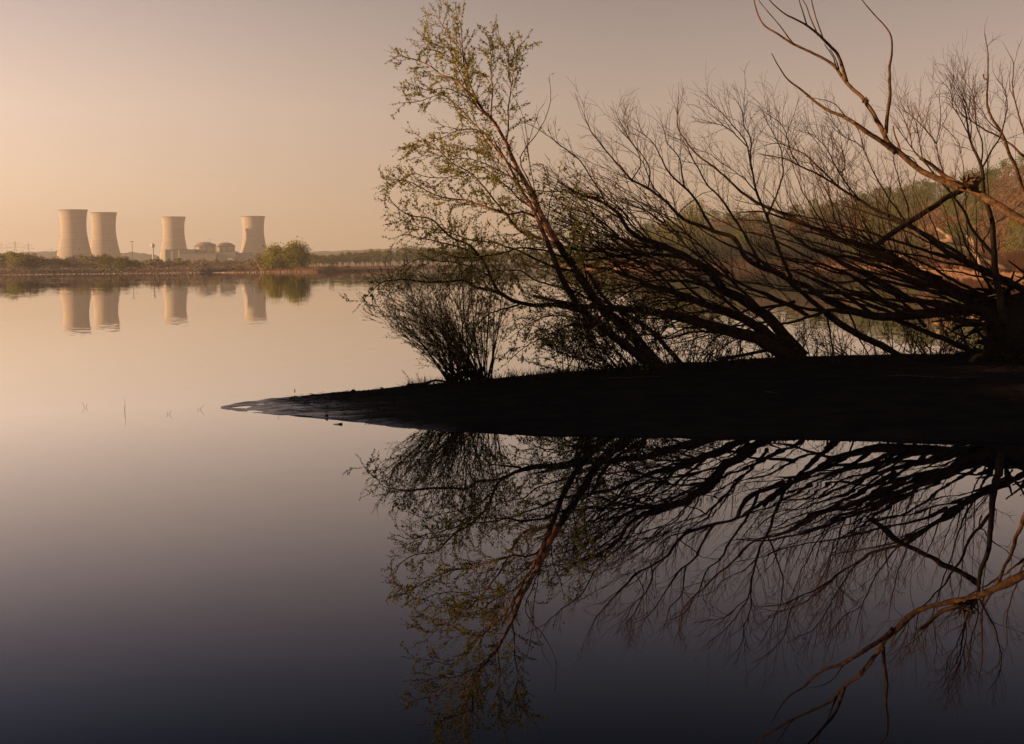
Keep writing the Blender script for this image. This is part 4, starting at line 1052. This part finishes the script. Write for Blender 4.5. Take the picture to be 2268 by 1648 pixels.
def reactor(X, w, Yled, Ydome, d, label, tower):
    R = w * d / FPX / 2; base = at_depth(X, d, 2); zl = P(X, Yled, d).z - 2; zd = P(X, Ydome, d).z - 2
    o = thing('reactor_building', base, label, 'reactor', 'domed reactor buildings')
    mb = MB(); mb.lathe([(R * .97, -2), (R * .97, zl - 2.0)], 56); wall = mb.build('wall', M['concrete'], o, smooth=True)
    mb = MB(); mb.lathe([(R * .97, zl - 2.4), (R * 1.03, zl - 2.4), (R * 1.03, zl), (R * .9, zl)], 56); mb.build('ledge', M['band'], o)
    mb = MB(); prof = [(R * .93 * math.cos(a), zl - .3 + (zd - zl + .3) * math.sin(a)) for a in [i / 10 * math.pi / 2 * .985 for i in range(11)]]; mb.lathe(prof, 56); mb.build('dome', M['concrete2'], o, smooth=True)
    for a in (-1.87, -1.25, -2.6):
        mb = MB(); mb.box((math.cos(a) * R * .98, math.sin(a) * R * .98, zl / 2 - 1), (1.6, 3.2, zl - 3), a); mb.build('buttress', M['band'], wall)
    if tower:
        mb = MB(); mb.box((R * .93, -R * .25, zl * .5 + 1.3), (3.4, 9, zl + 2.6)); mb.build('stair_tower', M['concrete2'], o)
        mb = MB(); mb.bar((R * .45, 0, zl + 3), (R * .52, 0, zl + 11), .22); mb.bar((R * .2, 0, zl + 10), (R * .75, 0, zl + 11.5), .2); mb.build('crane', M['darkmetal'], o)
reactor(455, 46.5, 543.5, 536, 2890, 'domed concrete reactor building, nearer the turbine hall', True)
reactor(500.5, 41.5, 544.5, 537, 2960, 'domed concrete reactor building, nearer the shadowed cooling tower', False)

def water_tower():
    d = 2400; b = at_depth(339.3, d, 2); z = P(339.3, 544, d).z - 2; r = 4.9 * d / FPX * .98
    o = thing('water_tower', b, 'slim white water tower with a ball tank left of the turbine hall', 'water tower')
    mb = MB(); mb.lathe([(r * math.cos(a), z + r * .95 * math.sin(a)) for a in [-math.pi / 2 * .98 + i / 16 * math.pi * .98 for i in range(17)]], 32); mb.build('tank', M['white'], o, smooth=True)
    mb = MB(); mb.lathe([(2.4, -1), (1.6, 4), (1.25, 10), (1.15, z - r - 1.5), (1.9, z - r * .85)], 20); mb.build('stem', M['white'], o, smooth=True)
    mb = MB(); mb.lathe([(.5, z + r * .9), (.5, z + r + .8), (.05, z + r + .9)], 10); mb.build('vent', M['darkmetal'], o)
water_tower()
def mast(X, Y0, d):
    b = at_depth(X, d, 2); h = P(X, Y0, d).z - 2
    o = thing('radio_mast', b, 'thin lattice radio mast between the second cooling tower and the water tower', 'mast'); mb = MB()
    for k in range(3):
        a = k * 2.09; mb.bar((math.cos(a) * .9, math.sin(a) * .9, -1), (math.cos(a) * .5, math.sin(a) * .5, h), .16)
    for i in range(12):
        z = h * i / 12
        for k in range(3):
            a = k * 2.09; mb.bar((math.cos(a) * .8, math.sin(a) * .8, z), (math.cos(a + 2.09) * .7, math.sin(a + 2.09) * .7, z + h / 12), .09)
    mb.build('lattice', M['darkmetal'], o); mb = MB(); mb.box((0, 0, h), (5.2, 1.0, .9)); mb.build('antenna', M['darkmetal'], o)
mast(293.7, 535, 2500)
def pylon(X, Y0, d, label, rz):
    b = at_depth(X, d, 2); h = P(X, Y0, d).z - 2; o = thing('transmission_pylon', b, label, 'pylon', 'pylons left of the cooling towers', rz); mb = MB(); w = h * .11
    for sx in (-1, 1):
        for sy in (-1, 1):
            mb.bar((sx * w, sy * w, -1), (sx * w * .3, sy * w * .3, h * .62), .2); mb.bar((sx * w * .3, sy * w * .3, h * .62), (sx * .25, sy * .25, h), .16)
    for i in range(7):
        z0, z1 = h * .62 * i / 7, h * .62 * (i + 1) / 7; w0, w1 = lerp(w, w * .3, i / 7), lerp(w, w * .3, (i + 1) / 7)
        for sy in (-1, 1):
            mb.bar((-w0, sy * w0, z0), (w1, sy * w1, z1), .1); mb.bar((w0, sy * w0, z0), (-w1, sy * w1, z1), .1)
    mb.build('lattice', M['darkmetal'], o)
    for f, l in ((.66, .30), (.78, .36), (.9, .26)):
        mb = MB(); mb.bar((-h * l, 0, h * f), (h * l, 0, h * f), .16); mb.bar((-h * l, 0, h * f), (0, 0, h * f + h * .05), .12); mb.bar((h * l, 0, h * f), (0, 0, h * f + h * .05), .12); mb.build('crossarm', M['darkmetal'], o)
pylon(35, 534, 2750, 'broad transmission pylon with wide crossarms, second from the left edge', .1)
pylon(4, 537, 3100, 'faint transmission pylon at the extreme left edge', .3)
pylon(64, 538, 3000, 'narrow transmission pylon turned edge-on near the largest cooling tower', 1.2)
pylon(115, 549, 3500, 'tiny far transmission pylon against the foot of the largest cooling tower', .4)

# ------------------------------------------------------------------ wooded bluff out of frame at left, whose shade covers the spit
mb = MB(); rows = []
for i, (x, z) in enumerate(((-36, -.5), (-39, .5), (-43, 5), (-48, 10.6), (-54, 12.35), (-80, 12.75), (-130, 12), (-200, 10))):
    rows.append([Vector((x + 1.5 * noise.noise(Vector((y * .05, i, 0))), y, z * (1 - sstep(62, 86, y)) - 1.5 * sstep(74, 86, y) + .8 * noise.noise(Vector((x * .1, y * .07, 2))))) for y in range(-70, 95, 4)])
mb.grid(rows); tag(mb.build('unseen_river_bluff', M['hillsoil'], smooth=True), kind='structure')
bp = far_tree('leaf', 600, 6, 'olive', 2600, .34, .5, .05, 40, .95, name='unseen_bluff_tree')
bp['label'] = 'leafy tree on the river bluff outside the picture at left'; bp['group'] = 'unseen trees on the bluff'
rng = random.Random(21); first = True
for row in range(2):
    for k in range(34):
        y = -50 + k * 4.6 + rng.uniform(-1.2, 1.2)
        if y > 66: continue
        loc = Vector((-54 - row * 4, y, 12.2)); sc = rng.uniform(.34, .62)
        if first: first = False; bp.location = loc; bp.scale = (sc * 1.2, sc * 1.2, sc)
        else: dup(bp, loc, rng.uniform(0, 6.28), (sc * 1.2, sc * 1.2, sc))

# ------------------------------------------------------------------ the hazy air
mb = MB(); mb.box((0, 3120, 84), (6800, 6600, 172))
hm = bpy.data.materials.new('river_haze'); hm.use_nodes = True
N = hm.node_tree.nodes; N.remove(N['Principled BSDF'])
pv = N.new('ShaderNodeVolumePrincipled'); pv.inputs['Color'].default_value = (.93, .87, .80, 1); pv.inputs['Density'].default_value = .00015; pv.inputs['Anisotropy'].default_value = .25
hm.node_tree.links.new(pv.outputs[0], N['Material Output'].inputs['Volume'])
tag(mb.build('haze', hm), kind='stuff')
